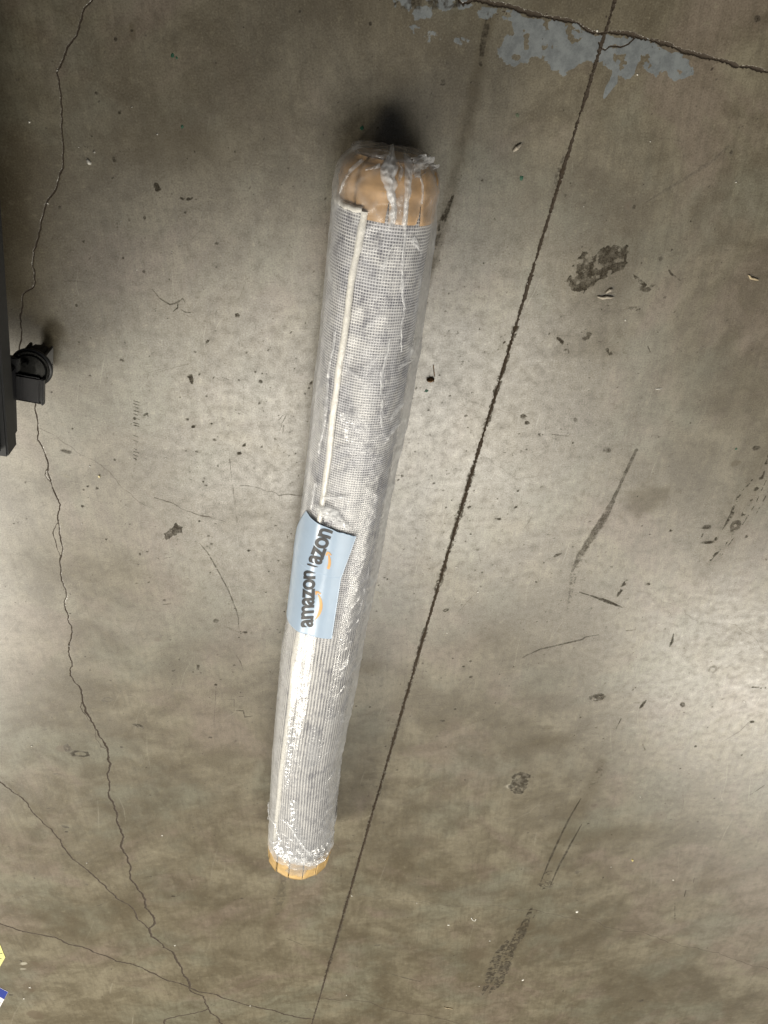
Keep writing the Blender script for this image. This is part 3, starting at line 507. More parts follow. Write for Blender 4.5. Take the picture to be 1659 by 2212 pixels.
_b = np.array([onroll(x * 3024 / W, y * 3024 / W, .092) for x, y in ((783, 470), (756, 603), (742, 719), (728, 800), (714, 904), (707, 988), (668, 1250), (642, 1371), (630, 1424), (623, 1528), (612, 1606), (602, 1697), (595, 1762), (592, 1800))])
def phib(s): return np.interp(s, _b[:, 0], _b[:, 1])
RR = .0835
def backing():
    t = NT('rug_backing'); uv = t.n('ShaderNodeUVMap'); sp = t.t.nodes.new('ShaderNodeSeparateXYZ'); t.t.links.new(uv, sp.inputs[0])
    wob = t.noise(uv, 22., 3.); wob2 = t.noise(uv, 150., 2.)
    s_ = t.math('ADD', sp.outputs[0], t.math('MULTIPLY', wob, .004)); c_ = t.math('ADD', sp.outputs[1], t.math('MULTIPLY', wob, .003))
    def wave(v, p): return t.math('ABSOLUTE', t.math('SUBTRACT', t.math('FRACT', t.math('DIVIDE', v, p)), .5))
    lower = t.rng_(sp.outputs[0], .85, 1.10)
    low2 = t.math('GREATER_THAN', sp.outputs[0], 1.0)
    wc = t.math('ADD', t.math('MULTIPLY', wave(c_, .0050), t.math('SUBTRACT', 1., low2)), t.math('MULTIPLY', wave(c_, .0076), low2)); ws = wave(s_, .0054)
    hc = t.rng_(wc, .16, .30); hs = t.rng_(ws, .12, .26); hs = t.math('MAXIMUM', hs, t.math('MULTIPLY', lower, .75))
    hole = t.math('MULTIPLY', t.math('MAXIMUM', hc, t.math('MULTIPLY', t.math('SUBTRACT', 1., lower), .42)), hs)
    thick = t.noise(uv, 34., 5., .7); blot = t.noise(uv, 15., 5., .65, dist=.8)
    hole = t.math('MULTIPLY', hole, t.rng_(thick, .36, .66, 1., .70))
    hole = t.math('MULTIPLY', hole, t.math('SUBTRACT', 1., t.math('MULTIPLY', lower, .12)))
    pile = t.mix(t.rng_(blot, .40, .62), (.13, .13, .16), (.030, .033, .055))
    thread = t.mix(t.rng_(blot, .38, .66), (.88, .87, .85), (.66, .66, .69))
    thread = t.mix(t.math('MULTIPLY', lower, .6), thread, (.66, .64, .60))
    c = t.mix(hole, thread, pile)
    dark = t.noise(t.n('ShaderNodeVectorMath', operation='MULTIPLY', i_0=uv, i_1=(1., 1.6, 1.)), 24., 6., .7)
    c = t.mix(t.rng_(dark, .50, .64, 0., .52), c, (.10, .10, .13))
    c = t.mix(t.rng_(wob2, .62, .75, 0., .5), c, (.72, .71, .68))
    h = t.math('MULTIPLY', t.math('SUBTRACT', 1., hole), 1.)
    return t.pbr(c, .85, t.bump(h, .5, .0012))
M_RUG = backing()
M_BIND = simple('cream_binding', (.86, .835, .77), .8, .14, 260, .5)
def uvset(me, u, v):
    l = me.uv_layers.new(name='UVMap'); vi = np.empty(len(me.loops), np.int32); me.loops.foreach_get('vertex_index', vi)
    l.data.foreach_set('uv', np.stack([u.ravel()[vi], v.ravel()[vi]], 1).astype(np.float32).ravel())
def lump(s, phi): return (fbm(s * 9, phi * 1.2, 51, 3) - .5) * .0035 + (fbm(s * 30, phi * 3, 57, 2) - .5) * .0012
ss = np.linspace(.070, 1.880, 420); ph = np.linspace(-pi, pi, 180, endpoint=False)
SS, PH = np.meshgrid(ss, ph, indexing='ij')
me = mesh_from('rug_body', P3(SS, PH, (RR + lump(SS, PH)) * (1 - .05 * (1 - sstep(.070, .10, SS))), .004).reshape(-1, 3), grid_quads(420, 180, True))
uvset(me, SS, PH * RR); ob('rug_body', me, M_RUG, roll)
# the loose outer lap with its bound edge
ss = np.linspace(.080, 1.905, 400); tt = np.linspace(0, 1, 60); SS, TT = np.meshgrid(ss, tt, indexing='ij')
PB = phib(SS); PHf = PB - TT * (2.35 + PB)
top = RR + .0065 + lump(SS, PHf) * .7; bot = RR + .0005 + lump(SS, PHf)
Vt = P3(SS, PHf, top, .003).reshape(-1, 3); Vb = P3(SS, PHf, bot, .003).reshape(-1, 3)
Qt = grid_quads(400, 60); nV = len(Vt); g = np.arange(nV).reshape(400, 60)
def side(e): return np.stack([e[:-1], e[1:], e[1:] + nV, e[:-1] + nV], 1)
me = mesh_from('rug_lap', np.concatenate([Vt, Vb]), np.concatenate([Qt, Qt[:, ::-1] + nV, side(g[:, 0]), side(g[0]), side(g[-1]), side(g[:, -1])]))
uvset(me, np.concatenate([SS.ravel()] * 2), np.concatenate([(PHf * RR).ravel() + .0013] * 2)); ob('rug_lap', me, M_RUG, roll)
def tube(name, C, r, mat, parent, n=10, rj=.12, **kw):
    C = np.asarray(C, float); T = np.gradient(C, axis=0); T /= np.linalg.norm(T, axis=1)[:, None] + 1e-9
    up = np.where(np.abs(T[:, 2:3]) > .9, [[1., 0, 0]], [[0, 0, 1.]]); N = np.cross(T, up); N /= np.linalg.norm(N, axis=1)[:, None] + 1e-9; B = np.cross(T, N)
    a = np.linspace(0, 2 * pi, n, endpoint=False); r = np.broadcast_to(r, (len(C),)) * (1 + rj * (vn(np.arange(len(C)) * .7, 0., 3) - .5) * 2)
    V = C[:, None] + r[:, None, None] * (np.cos(a)[None, :, None] * N[:, None] + np.sin(a)[None, :, None] * B[:, None])
    return ob(name, mesh_from(name, V.reshape(-1, 3), grid_quads(len(C), n, True)), mat, parent, **kw)
s1 = np.linspace(.080, 1.905, 260); wob = (fbm(s1 * 22, 0., 61, 3) - .5) * .02
p_end = phib(.080); phe = np.linspace(-1.9, p_end - .03, 40)
tube('edge_binding', P3(s1, phib(s1) + wob, np.full(260, RR + .0030)), .0062, M_BIND, roll)
tube('edge_binding', P3(np.full(40, .079) + (fbm(phe * 4, 0., 66, 2) - .5) * .004, phe, np.full(40, RR + .0036)), .0055, M_BIND, roll)

# cardboard end caps
M_CARD = simple('tan_cardboard', (.50, .315, .155), .62, .2, 40, .12)
M_CARD2 = simple('yellow_cardboard', (.56, .37, .145), .6, .2, 40, .12)
def tab(parent, mat, sa, sb, phi0, phi1, rad, wedge, crease, slit=.002, fl=.55):
    n, m = 14, 9
    u = np.linspace(0, 1, n); v = np.linspace(0, 1, m); U, Vv = np.meshgrid(u, v, indexing='ij')
    sA = sa + (sb - sa) * U; gap = wedge * sstep(.5, 1., U); mid = (phi0 + phi1) / 2; half = (phi1 - phi0) / 2 - slit - gap
    PHt = mid + (Vv * 2 - 1) * half
    flat = (1 / np.cos((Vv * 2 - 1) * half) - 1) * -rad * fl
    R_ = np.array([rad_at(x, rad) for x in sA.ravel()]).reshape(sA.shape) + flat + .0022 * np.exp(-((U - crease) / .045)**2) + rng.uniform(-.0006, .0010) * U + (fbm(sA * 60 + phi0 * 9, PHt * 5, 171, 3) - .5) * .0050
    Vt = P3(sA, PHt, R_, .002).reshape(-1, 3); Vb = P3(sA, PHt, R_ - .0013, .001).reshape(-1, 3); N = len(Vt); Q = grid_quads(n, m); g = np.arange(N).reshape(n, m)
    sd = lambda e: np.stack([e[:-1], e[1:], e[1:] + N, e[:-1] + N], 1)
    ob('cap_tab', mesh_from('cap_tab', np.concatenate([Vt, Vb]), np.concatenate([Q, Q[:, ::-1] + N, sd(g[0]), sd(g[-1]), sd(g[:, 0]), sd(g[:, -1])]), False), mat, parent)
def taper(s): return 1 - np.clip((.060 - s) / .075, 0, 1)**4.5 * .8
def rad_at(s, rad): return rad * taper(s) if s < .5 else rad
def disc(name, s, rad, mat, parent):
    a = np.linspace(-pi, pi, 48, endpoint=False); rr = np.linspace(0, 1, 10)[1:]
    A_, R_ = np.meshgrid(a, rr, indexing='ij'); sgn = -1 if s < .5 else 1
    V = P3(s + sgn * .003 * (1 - R_**2), A_, rad * R_, .002).reshape(-1, 3)
    V2 = P3(s - sgn * .0015 + 0 * R_, A_, rad * R_, .002).reshape(-1, 3)
    c1 = P3(np.array([s + sgn * .003]), np.array([0.]), np.array([0.])); c2 = P3(np.array([s - sgn * .0015]), np.array([0.]), np.array([0.]))
    N = len(V); n9 = 9; Q = []
    for base in (0, N):
        for i in range(48):
            for j in range(8):
                a0, b0 = base + i * 9 + j, base + (i + 1) % 48 * 9 + j; Q.append((a0, b0, b0 + 1, a0 + 1))
    for i in range(48): a0, b0 = i * 9 + 8, (i + 1) % 48 * 9 + 8; Q.append((a0, b0, b0 + N, a0 + N))
    bm = bmesh.new(); vs = [bm.verts.new(v) for v in np.concatenate([V, V2, c1, c2])]; 
    for q in Q: bm.faces.new([vs[i] for i in q])
    for i in range(48):
        bm.faces.new((vs[i * 9], vs[2 * N], vs[(i + 1) % 48 * 9])); bm.faces.new((vs[N + i * 9], vs[2 * N + 1], vs[N + (i + 1) % 48 * 9]))
    return ob(name, bm_mesh(name, bm, False), mat, parent)
cap_t = disc('end_cap', 0.0, .0850 * taper(0.), M_CARD, roll); cap_t['label'] = 'tan cardboard end cap under the film'
NTAB = 9
for q in range(NTAB):
    p0 = -pi + .30 + q * 2 * pi / NTAB
    tab(cap_t, M_CARD, .0015, .092 + rng.uniform(-.002, .002), p0, p0 + 2 * pi / NTAB, .0852, .034, .48, .0008, .0)
cap_b = disc('end_cap', LEN - .004, .0885, M_CARD2, roll); cap_b['label'] = 'yellowish cardboard end cap sticking out of the film'
for q in range(14):
    p0 = -pi + .12 + q * 2 * pi / 14
    tab(cap_b, M_CARD2, LEN - .0015 + rng.uniform(-.002, .002), 1.862, p0, p0 + 2 * pi / 14, .0912 + rng.uniform(-.0012, .0018), .014, .52, .013, -.5)

# plastic film
def film_rho(s, phi, wr=True):
    s = np.asarray(s, float); phi = np.asarray(phi, float)
    c = cen(s); WR = np.interp(s, TR[:, 0], TR[:, 1]) - c; WL = c - np.interp(s, TL[:, 0], TL[:, 1])
    pb = phib(s)
    rt = np.where(phi > pb, RR + .0030 + .0065 * (1 - sstep(0., .35, phi - pb)), RR + .0098)
    r = rt + (np.maximum(WR, RR + .002) - rt) * sstep(.75, 1.45, phi)
    r = np.where(phi < pb, r + (np.maximum(WL, RR + .0095) - r) * sstep(-.9, -1.5, phi), r)
    ap = np.abs(phi); box = np.minimum(r / np.maximum(np.sin(ap), .05), ZC0 / np.maximum(-np.cos(ap), .05))
    r = np.where(ap > pi / 2, r + (box - r) * .55, r)
    r = np.maximum(r, 0) * (1 - np.clip((.062 - s) / .094, 0, 1)**3.2)
    e = sstep(1.80, 1.88, s); r = r * (1 - e) + (RR + .0105) * e
    if wr:
        patch = sstep(.70, .76, s) * (1 - sstep(1.06, 1.12, s)) * (1 - sstep(.35, .65, phi))
        cc = phi * .09
        endk = (1 - sstep(.05, .20, s)) + sstep(1.70, 1.86, s)
        right = sstep(.35, .9, phi); left = sstep(-.55, -.95, phi)
        w = ridge(s * 3.2 + 2, cc * 55 + s * 2.5, 71, 2)**2 * .0030 * (.20 + right * .8 + left * .3)
        w = w + ridge(s * 15 - cc * 14, cc * 26 + s * 22, 75, 3)**3 * .0036 * (.20 + right * .8 * (s > .3) + endk * .5)
        w = w + ridge(s * 75, cc * 75, 81, 3)**2 * .0020 * (.12 + endk * .7)
        w = w + (fbm(s * 260, cc * 260, 87, 2) - .5) * .0002
        r = r + w * (1 - .93 * patch) 
    return r
def film_mat(name, base, top, rough, tint=(.86, .87, .89)):
    t = NT(name); uv = t.n('ShaderNodeUVMap'); mk = t.at('milk')
    n1 = t.noise(uv, 90., 5., .65, dist=1.2); n2 = t.noise(t.n('ShaderNodeVectorMath', operation='MULTIPLY', i_0=uv, i_1=(.18, 1., 1.)), 260., 4., .7)
    f = t.math('MULTIPLY', mk, t.math('ADD', .55, t.math('ADD', t.math('MULTIPLY', n1, .55), t.math('MULTIPLY', n2, .35))), clamp=True)
    b = t.bump(t.math('ADD', n1, t.math('MULTIPLY', n2, .6)), .24, .0016)
    dif = t.n('ShaderNodeBsdfDiffuse', i_Color=(*tint, 1), i_Normal=b); tr = t.n('ShaderNodeBsdfTranslucent', i_Color=(*tint, 1))
    body = t.n('ShaderNodeMixShader', i_0=.35, i_1=dif, i_2=tr)
    sh = t.n('ShaderNodeMixShader', i_0=f, i_1=t.n('ShaderNodeBsdfTransparent', i_Color=(.98, .98, .985, 1)), i_2=body)
    fr = t.n('ShaderNodeFresnel', i_IOR=1.33, i_Normal=b); gl = t.n('ShaderNodeBsdfGlossy', i_Color=(1, 1, 1, 1), i_Roughness=rough, i_Normal=b)
    return t.out(t.n('ShaderNodeMixShader', i_0=t.math('MINIMUM', t.math('ADD', .020, t.math('MULTIPLY', fr, .30)), .22), i_1=sh, i_2=gl))
M_FILM = film_mat('clear_film', .1, .4, .19)
def film_milk(s, phi):
    rgt = sstep(.70, 1.15, phi); lft = sstep(-.85, -1.15, phi)
    m = .045 + rgt * .36 + lft * .28
    m = m + sstep(1.70, 1.88, s) * .30 + .10 * (1 - sstep(-.004, .03, s))
    m = m + ridge(s * 15 - phi * 1.3, phi * 2.4 + s * 22, 75, 3)**5 * .30
    m = m + .05 * sstep(1.1, 1.4, s)
    return m
ns, nf = 640, 220
ss = np.linspace(0, 1.885, ns); ph = np.linspace(-pi, pi, nf, endpoint=False); SS, PH = np.meshgrid(ss, ph, indexing='ij')
hem = sstep(1.70, 1.885, SS) * ((fbm(PH * 2.2, SS * 0 + 1., 91, 3) - .5) * .030 + (fbm(PH * 9, SS * 0, 93, 2) - .5) * .012); SH = SS + hem
rho = film_rho(SH, PH); 
V = P3(SH, PH, rho, .0008).reshape(-1, 3); milk = film_milk(SS, PH).ravel()
kk = np.linspace(0, 1, 14)[1:]                          # gathered closed end
KK, PK = np.meshgrid(kk, ph, indexing='ij'); r0 = film_rho(np.zeros_like(KK), PK)
Re = r0 * np.cos(KK * pi / 2)**.75; Se = -.004 - .010 * np.sin(KK * pi / 2) + (ridge(np.cos(PK) * Re * 60 + 9, np.sin(PK) * Re * 60, 95, 3) - .5) * .009
Ve = P3(Se, PK, Re, .0008).reshape(-1, 3)
Qe = grid_quads(15 - 1, nf, True)
Vall = np.concatenate([Ve.reshape(13, nf, 3)[::-1].reshape(-1, 3), V]); milk = np.concatenate([np.full(len(Ve), .20), milk])
me = mesh_from('plastic_wrap', Vall, grid_quads(ns + 13, nf, True)); attr(me, 'milk', milk)
uvset(me, np.concatenate([Se[::-1].ravel(), SH.ravel()]), np.concatenate([(PK * .09).ravel(), (PH * .09).ravel()]))
wrap = ob('plastic_wrap', me, M_FILM, roll); wrap['label'] = 'clear wrinkled plastic film around the rug'

# heavier crumpled folds of film lying on the wrap
Q1 = (1320, 540, 3.95); Q2 = (1200, 500, 2.37); Q3 = (1150, 1100, 2.37); Q4 = (1050, 1900, 3.16); Q5 = (1000, 3150, 4.1475); Q6 = (950, 2500, 2.107)
def fold(z, pts, wid, mk, seed, crump=.004, lift=.0015, name='film_fold', mat=None, parent=None):
    sp = np.array([onroll(z[0] + x / z[2], z[1] + y / z[2]) for x, y in pts])
    wd_ = np.array([w / z[2] * pxsize(src(z[0] + p[0] / z[2], z[1] + p[1] / z[2])) * .94 for p, w in zip(pts, wid if isinstance(wid, (list, tuple)) else [wid] * len(pts))])
    c = np.stack([sp[:, 0], sp[:, 1] * .093], 1); L = np.r_[0, np.cumsum(np.hypot(*np.diff(c, axis=0).T))]
    n = max(24, int(L[-1] / .0022)); m = 17; t = np.linspace(0, L[-1], n)
    cx = np.interp(t, L, c[:, 0]); cy = np.interp(t, L, c[:, 1]); hw = np.interp(t, L, wd_) / 2
    k_ = np.array([.25, .5, .25])
    for _ in range(12): cx[1:-1] = np.convolve(cx, k_, 'valid'); cy[1:-1] = np.convolve(cy, k_, 'valid')
    tx, ty = np.gradient(cx), np.gradient(cy); q = np.hypot(tx, ty) + 1e-9; nx_, ny_ = -ty / q, tx / q
    v = np.linspace(-1, 1, m); T, Vv = np.meshgrid(t, v, indexing='ij')
    edge = 1 + .5 * (fbm(T * 90, np.sign(Vv) * 5., seed, 3) - .5) * 2
    s_ = cx[:, None] + nx_[:, None] * Vv * hw[:, None] * edge; p_ = (cy[:, None] + ny_[:, None] * Vv * hw[:, None] * edge) / .093
    h = ridge(s_ * 110 + seed, p_ * .093 * 130, seed + 2, 3)**2 * crump * (1 - np.abs(Vv)**3)
    r_ = film_rho(s_, p_) + lift + h
    me = mesh_from(name, P3(s_, p_, r_, .001).reshape(-1, 3), grid_quads(n, m)); fade = (1 - np.abs(Vv)**4 * .6) * sstep(0, .08, T / L[-1] + .02) * sstep(0, .08, 1 - T / L[-1] + .02)
    attr(me, 'milk', mk * fade * (.6 + .8 * ridge(s_ * 60, p_ * 5, seed + 9, 2))); uvset(me, s_, p_ * .09)
    return ob(name, me, mat or M_FILM, parent or wrap)
fold(Q1, [(828, 170), (835, 230), (840, 300), (820, 420), (850, 560), (850, 650), (870, 780), (870, 900), (900, 1000), (920, 1100), (900, 1250), (870, 1400)], [110, 110, 130, 260, 240, 200, 190, 150, 90, 70, 130, 160], .85, 101, .006)  # crumpled film; milk raised to paint in the white glare streak
fold(Q1, [(1000, 700), (1060, 600), (1090, 520), (1030, 430)], [60, 80, 60, 40], .35, 103)
fold(Q1, [(1290, 330), (1240, 500), (1190, 600), (1160, 750), (1140, 900), (1120, 1100), (1100, 1300), (1090, 1422)], [150, 190, 130, 110, 100, 95, 80, 70], .6, 105, .006)
U_, V_ = np.meshgrid(np.linspace(0, 1, 26), np.linspace(0, 1, 22), indexing='ij')     # loose flap standing off the upper right corner
fa, fb, fc, fd = [src(1320 + x / 3.95, 540 + y / 3.95, z_) for x, y, z_ in ((1190, 290, .155), (1500, 290, .115), (1612, 482, .100), (1215, 640, .172))]
G = ((1 - U_) * (1 - V_))[..., None] * fa + ((1 - U_) * V_)[..., None] * fb + (U_ * V_)[..., None] * fc + (U_ * (1 - V_))[..., None] * fd
G[..., 2] += (ridge(U_ * 4, V_ * 4, 107, 3) - .45) * .016; G[..., :2] += ((fbm(U_ * 5, V_ * 5, 108, 2) - .5) * .010)[..., None]
me = mesh_from('film_flap', G.reshape(-1, 3), grid_quads(26, 22)); attr(me, 'milk', np.full(U_.size, .55) * (.6 + .7 * ridge(U_ * 6, V_ * 6, 109, 2).ravel())); uvset(me, U_ * .05, V_ * .06)
ob('film_flap', me, M_FILM, wrap)
fold(Q1, [(960, 950), (1010, 1080), (980, 1250), (920, 1400)], [200, 220, 200, 130], .2, 109, .005)
fold(Q1, [(440, 500), (540, 480), (660, 450)], [40, 40, 50], .5, 111, .004); fold(Q1, [(520, 300), (620, 330), (700, 370)], [24, 30, 30], .5, 112, .004)
fold(Q1, [(330, 330), (240, 480), (170, 640), (100, 880)], [70, 80, 60, 40], .38, 113, .004)
fold(Q1, [(1380, 620), (1410, 720), (1400, 880), (1360, 1050)], [30, 40, 40, 30], .5, 114, .004)
fold(Q2, [(960, 700), (950, 900), (940, 1100), (925, 1300), (915, 1500), (935, 1659)], [34, 34, 32, 30, 26, 24], .45, 115, .003, .003)
fold(Q3, [(1045, 0), (1050, 150), (1072, 300), (1030, 430), (1030, 690)], [22, 24, 26, 22, 14], .45, 117, .004, .003)
fold(Q3, [(930, 560), (900, 700), (850, 880), (840, 1090)], [26, 32, 32, 20], .5, 119, .002, .002)
fold(Q3, [(860, 1130), (850, 1280), (850, 1400)], [34, 30, 20], .5, 120, .003)
fold(Q3, [(410, 480), (390, 640), (350, 820), (330, 1120), (300, 1380), (240, 1650)], [22, 26, 28, 34, 40, 40], .42, 121, .003, .002)
fold(Q4, [(620, 0), (585, 80), (575, 200), (560, 340)], [60, 60, 50, 40], .5, 123, .004)
fold(Q4, [(620, 300), (760, 400), (900, 500), (1030, 600)], [130, 190, 170, 70], .60, 125, .005, .002)
fold(Q4, [(690, 190), (850, 205), (1010, 200)], [50, 50, 30], .5, 126, .003)
fold(Q3, [(450, 1250), (560, 1330), (640, 1480), (620, 1650)], [110, 200, 260, 240], .13, 127, .004)
fold(Q3, [(500, 840), (580, 900), (640, 950)], [40, 40, 30], .3, 128, .003)
fold(Q3, [(1000, 860), (1060, 800), (1130, 740)], [30, 36, 20], .45, 129, .003); fold(Q3, [(920, 1340), (980, 1250), (1050, 1150)], [40, 60, 40], .4, 130, .003); fold(Q3, [(900, 1520), (960, 1400), (1020, 1330)], [40, 40, 30], .4, 131, .003)
fold(Q2, [(840, 1100), (780, 1200), (740, 1320), (730, 1430)], [16, 18, 20, 14], .5, 132, .002); fold(Q2, [(1020, 1040), (1070, 1110), (1085, 1160)], [50, 50, 20], .6, 133, .003)
fold(Q5, [(640, 20), (620, 240), (660, 450), (700, 640), (720, 760)], [130, 150, 190, 220, 260], .26, 141, .0025)
fold(Q5, [(330, 740), (430, 870), (600, 950), (800, 1010), (1000, 1020), (1140, 930)], [200, 190, 170, 150, 130, 90], .62, 143, .007, .001)
fold(Q5, [(530, 380), (640, 560), (780, 760), (950, 930)], [30, 34, 40, 30], .7, 145, .004); fold(Q5, [(300, 690), (420, 680), (560, 700)], [26, 30, 20], .6, 146, .004); fold(Q5, [(420, 330), (520, 400), (600, 500)], [24, 30, 20], .5, 147, .003); fold(Q5, [(680, 820), (760, 890), (830, 900)], [60, 60, 30], .7, 148, .005); fold(Q5, [(850, 820), (930, 890), (1040, 910), (1150, 880)], [24, 30, 26, 20], .6, 149, .004)
fold(Q5, [(270, 290), (340, 370), (370, 560), (400, 660)], [40, 50, 50, 50], .5, 150, .004); fold(Q5, [(230, 40), (240, 240), (250, 310)], [60, 60, 40], .5, 152, .005)
fold(Q6, [(395, 700), (400, 900), (380, 1100), (370, 1300)], [30, 40, 50, 40], .25, 151, .0015)
fold(Q6, [(600, 780), (600, 1000), (620, 1100)], [80, 120, 60], .18, 153, .0015)
# clear tape over the lower cap
fold(Q5, [(560, 1100), (640, 1150), (740, 1180), (835, 1190)], [150, 200, 220, 180], .22, 155, .001, .001, 'clear_tape', None, roll)

# printed mailer pieces stuck on the roll
M_MAIL = simple('mailer_plastic', (.40, .51, .655), .30, .05, 14, .35)
M_INK = simple('black_print', (.026, .026, .030), .5, .1, 60, .05)
M_ORANGE = simple('orange_print', (.78, .40, .12), .4, .05, 60, .05)
def onz(z, x, y): return onroll(z[0] + x / z[2], z[1] + y / z[2], .0945)
def mailer(cor, off, seed, n=70, m=50):
    a, b, c, d = [np.array(q) for q in cor]              # top-left, top-right, bottom-right, bottom-left in (s, phi)
    U, Vv = np.meshgrid(np.linspace(0, 1, n), np.linspace(0, 1, m), indexing='ij')
    G = (1 - U)[..., None] * ((1 - Vv)[..., None] * a + Vv[..., None] * b) + U[..., None] * ((1 - Vv)[..., None] * d + Vv[..., None] * c)
    s_, p_ = G[..., 0], G[..., 1]
    e = np.minimum.reduce([U, 1 - U, Vv, 1 - Vv]); s_ = s_ + (fbm(p_ * 6, U * 3, seed, 2) - .5) * .004 * (e < .02)
    h = off
    r_ = film_rho(s_, p_, False) + .0022 + h
    V1 = P3(s_, p_, r_, .001).reshape(-1, 3); V2 = P3(s_, p_, r_ - .0005, .001).reshape(-1, 3); N = len(V1); Q = grid_quads(n, m); g = np.arange(N).reshape(n, m)
    sd = lambda q: np.stack([q[:-1], q[1:], q[1:] + N, q[:-1] + N], 1)
    return ob('mailer_piece', mesh_from('mailer_piece', np.concatenate([V1, V2]), np.concatenate([Q, Q[:, ::-1] + N, sd(g[0]), sd(g[-1]), sd(g[:, 0]), sd(g[:, -1])])), M_MAIL, roll)
seamR = onz(Q4, 925, 1180); seamM = onz(Q4, 690, 1075); seamL = onz(Q4, 385, 930)
TLc = onz(Q4, 500, 352); TRc = onz(Q4, 1126, 685); BRc = onz(Q4, 815, 1962); BLc = onz(Q4, 300, 1800); MRc = onz(Q4, 893, 1260)
sm = np.polyfit([q[1] for q in (seamL, seamM, seamR)], [q[0] for q in (seamL, seamM, seamR)], 1)
low = mailer([(np.polyval(sm, -1.95) - .010, -1.95), (np.polyval(sm, MRc[1]) - .006, MRc[1] + .05), (BRc[0], BRc[1]), (BLc[0] - .004, -1.95)], .0003, 161)
upp = mailer([(TLc[0] - .0, TLc[1] - .02), TRc, (seamR[0] + .006, seamR[1] + .02), (np.polyval(sm, -1.9), -1.9)], .0011, 163)
low['label'] = 'pale blue mailer piece with black lettering and orange arrow'; upp['label'] = 'upper pale blue mailer piece cut through its lettering'
def decal(name, bm, mat, parent, off):
    for f_ in (0, 1):                                    # cut finely so that it bends with the surface
        cs_ = [v.co[f_] for v in bm.verts]; lo, hi = min(cs_), max(cs_)
        for q in np.arange(lo, hi, 14)[1:]:
            no = (1, 0, 0) if f_ == 0 else (0, 1, 0); co = (q, 0, 0) if f_ == 0 else (0, q, 0)
            bmesh.ops.bisect_plane(bm, geom=bm.verts[:] + bm.edges[:] + bm.faces[:], plane_co=co, plane_no=no)
    for v in bm.verts:
        s_, p_ = onz(Q4, v.co.x, v.co.y)
        h = max(o_ for q_, o_ in off)
        r_ = float(film_rho(s_, p_, False)) + .0022 + h + .0006
        v.co = P3(np.array(s_), np.array(p_), np.array(r_))
    return ob(name, bm_mesh(name, bm), mat, parent)
def word(txt, b0, b1, top, xh=.54):
    cu = bpy.data.curves.new('lettering', 'FONT'); cu.body = txt; cu.offset = .026; cu.resolution_u = 6; cu.space_character = .93
    o = bpy.data.objects.new('lettering_source', cu); COL.objects.link(o)
    me = bpy.data.meshes.new_from_object(o.evaluated_get(bpy.context.evaluated_depsgraph_get())); bpy.data.objects.remove(o); bpy.data.curves.remove(cu)
    bm = bmesh.new(); bm.from_mesh(me); bpy.data.meshes.remove(me)
    xs = [v.co.x for v in bm.verts]; ys = [v.co.y for v in bm.verts]; x0, x1, y1 = min(xs), max(xs), max(ys); yb = min(ys)
    b0 = np.array(b0, float); b1 = np.array(b1, float); ex = (b1 - b0) / (x1 - x0); ey = (np.array(top, float) - b0) / (y1 - yb)
    for v in bm.verts:
        q = b0 + ex * (v.co.x - x0) + ey * (v.co.y - yb); v.co = (q[0], q[1], 0)
    return bm
LOW = [(161, .0003)]; UPP = [(163, .0011), (161, .0003)]
decal('lettering', word('amazon', (566, 1818), (610, 1098), (424, 1806)), M_INK, low, LOW)
decal('lettering', word('azon', (672, 1040), (822, 622), (520, 975)), M_INK, upp, UPP)
def poly2(pts):
    bm = bmesh.new(); bm.faces.new([bm.verts.new((x, y, 0)) for x, y in pts]); bmesh.ops.triangulate(bm, faces=bm.faces[:]); return bm
def arc(c, w):
    c = np.array(c, float); t = np.linspace(0, 1, len(c)); tf = np.linspace(0, 1, 30)
    co = [np.polyfit(t, c[:, i], min(3, len(c) - 1)) for i in (0, 1)]; p = np.stack([np.polyval(q, tf) for q in co], 1)
    d = np.gradient(p, axis=0); d /= np.hypot(*d.T)[:, None]; nrm = np.stack([-d[:, 1], d[:, 0]], 1); ww = np.interp(tf, np.linspace(0, 1, len(w)), w)[:, None] / 2
    a, b = p + nrm * ww, p - nrm * ww; bm = bmesh.new(); va = [bm.verts.new((*q, 0)) for q in a]; vb = [bm.verts.new((*q, 0)) for q in b]
    for i in range(29): bm.faces.new((va[i], va[i + 1], vb[i + 1], vb[i]))
    return bm
decal('smile_arrow', arc([(586, 1725), (640, 1655), (668, 1570), (660, 1490), (630, 1412)], [8, 34, 42, 36, 14]), M_ORANGE, low, LOW)
decal('smile_arrow', poly2([(595, 1362), (630, 1368), (668, 1398), (655, 1410), (632, 1396), (614, 1392), (610, 1412), (598, 1412)]), M_ORANGE, low, LOW)
decal('smile_arrow', arc([(755, 1088), (775, 1030), (775, 970), (762, 915)], [36, 36, 32, 14]), M_ORANGE, upp, UPP)
decal('smile_arrow', poly2([(740, 872), (775, 880), (804, 918), (790, 922), (762, 898), (744, 898), (736, 930), (724, 908)]), M_ORANGE, upp, UPP)
decal('cut_letter', poly2([(512, 1003), (545, 1005), (640, 1056), (600, 1052), (515, 1018)]), M_INK, upp, UPP)
# dark sticker low on the right flank
sA, sB = .0, .0
S_, P_ = np.meshgrid(np.linspace(1.665, 1.79, 16), np.linspace(1.35, 1.95, 12), indexing='ij'); r_ = film_rho(S_, P_, False) + .003
ob('dark_label', mesh_from('dark_label', P3(S_, P_, r_, .002).reshape(-1, 3), grid_quads(16, 12)), simple('navy_print', (.012, .014, .03), .25, .2), roll)

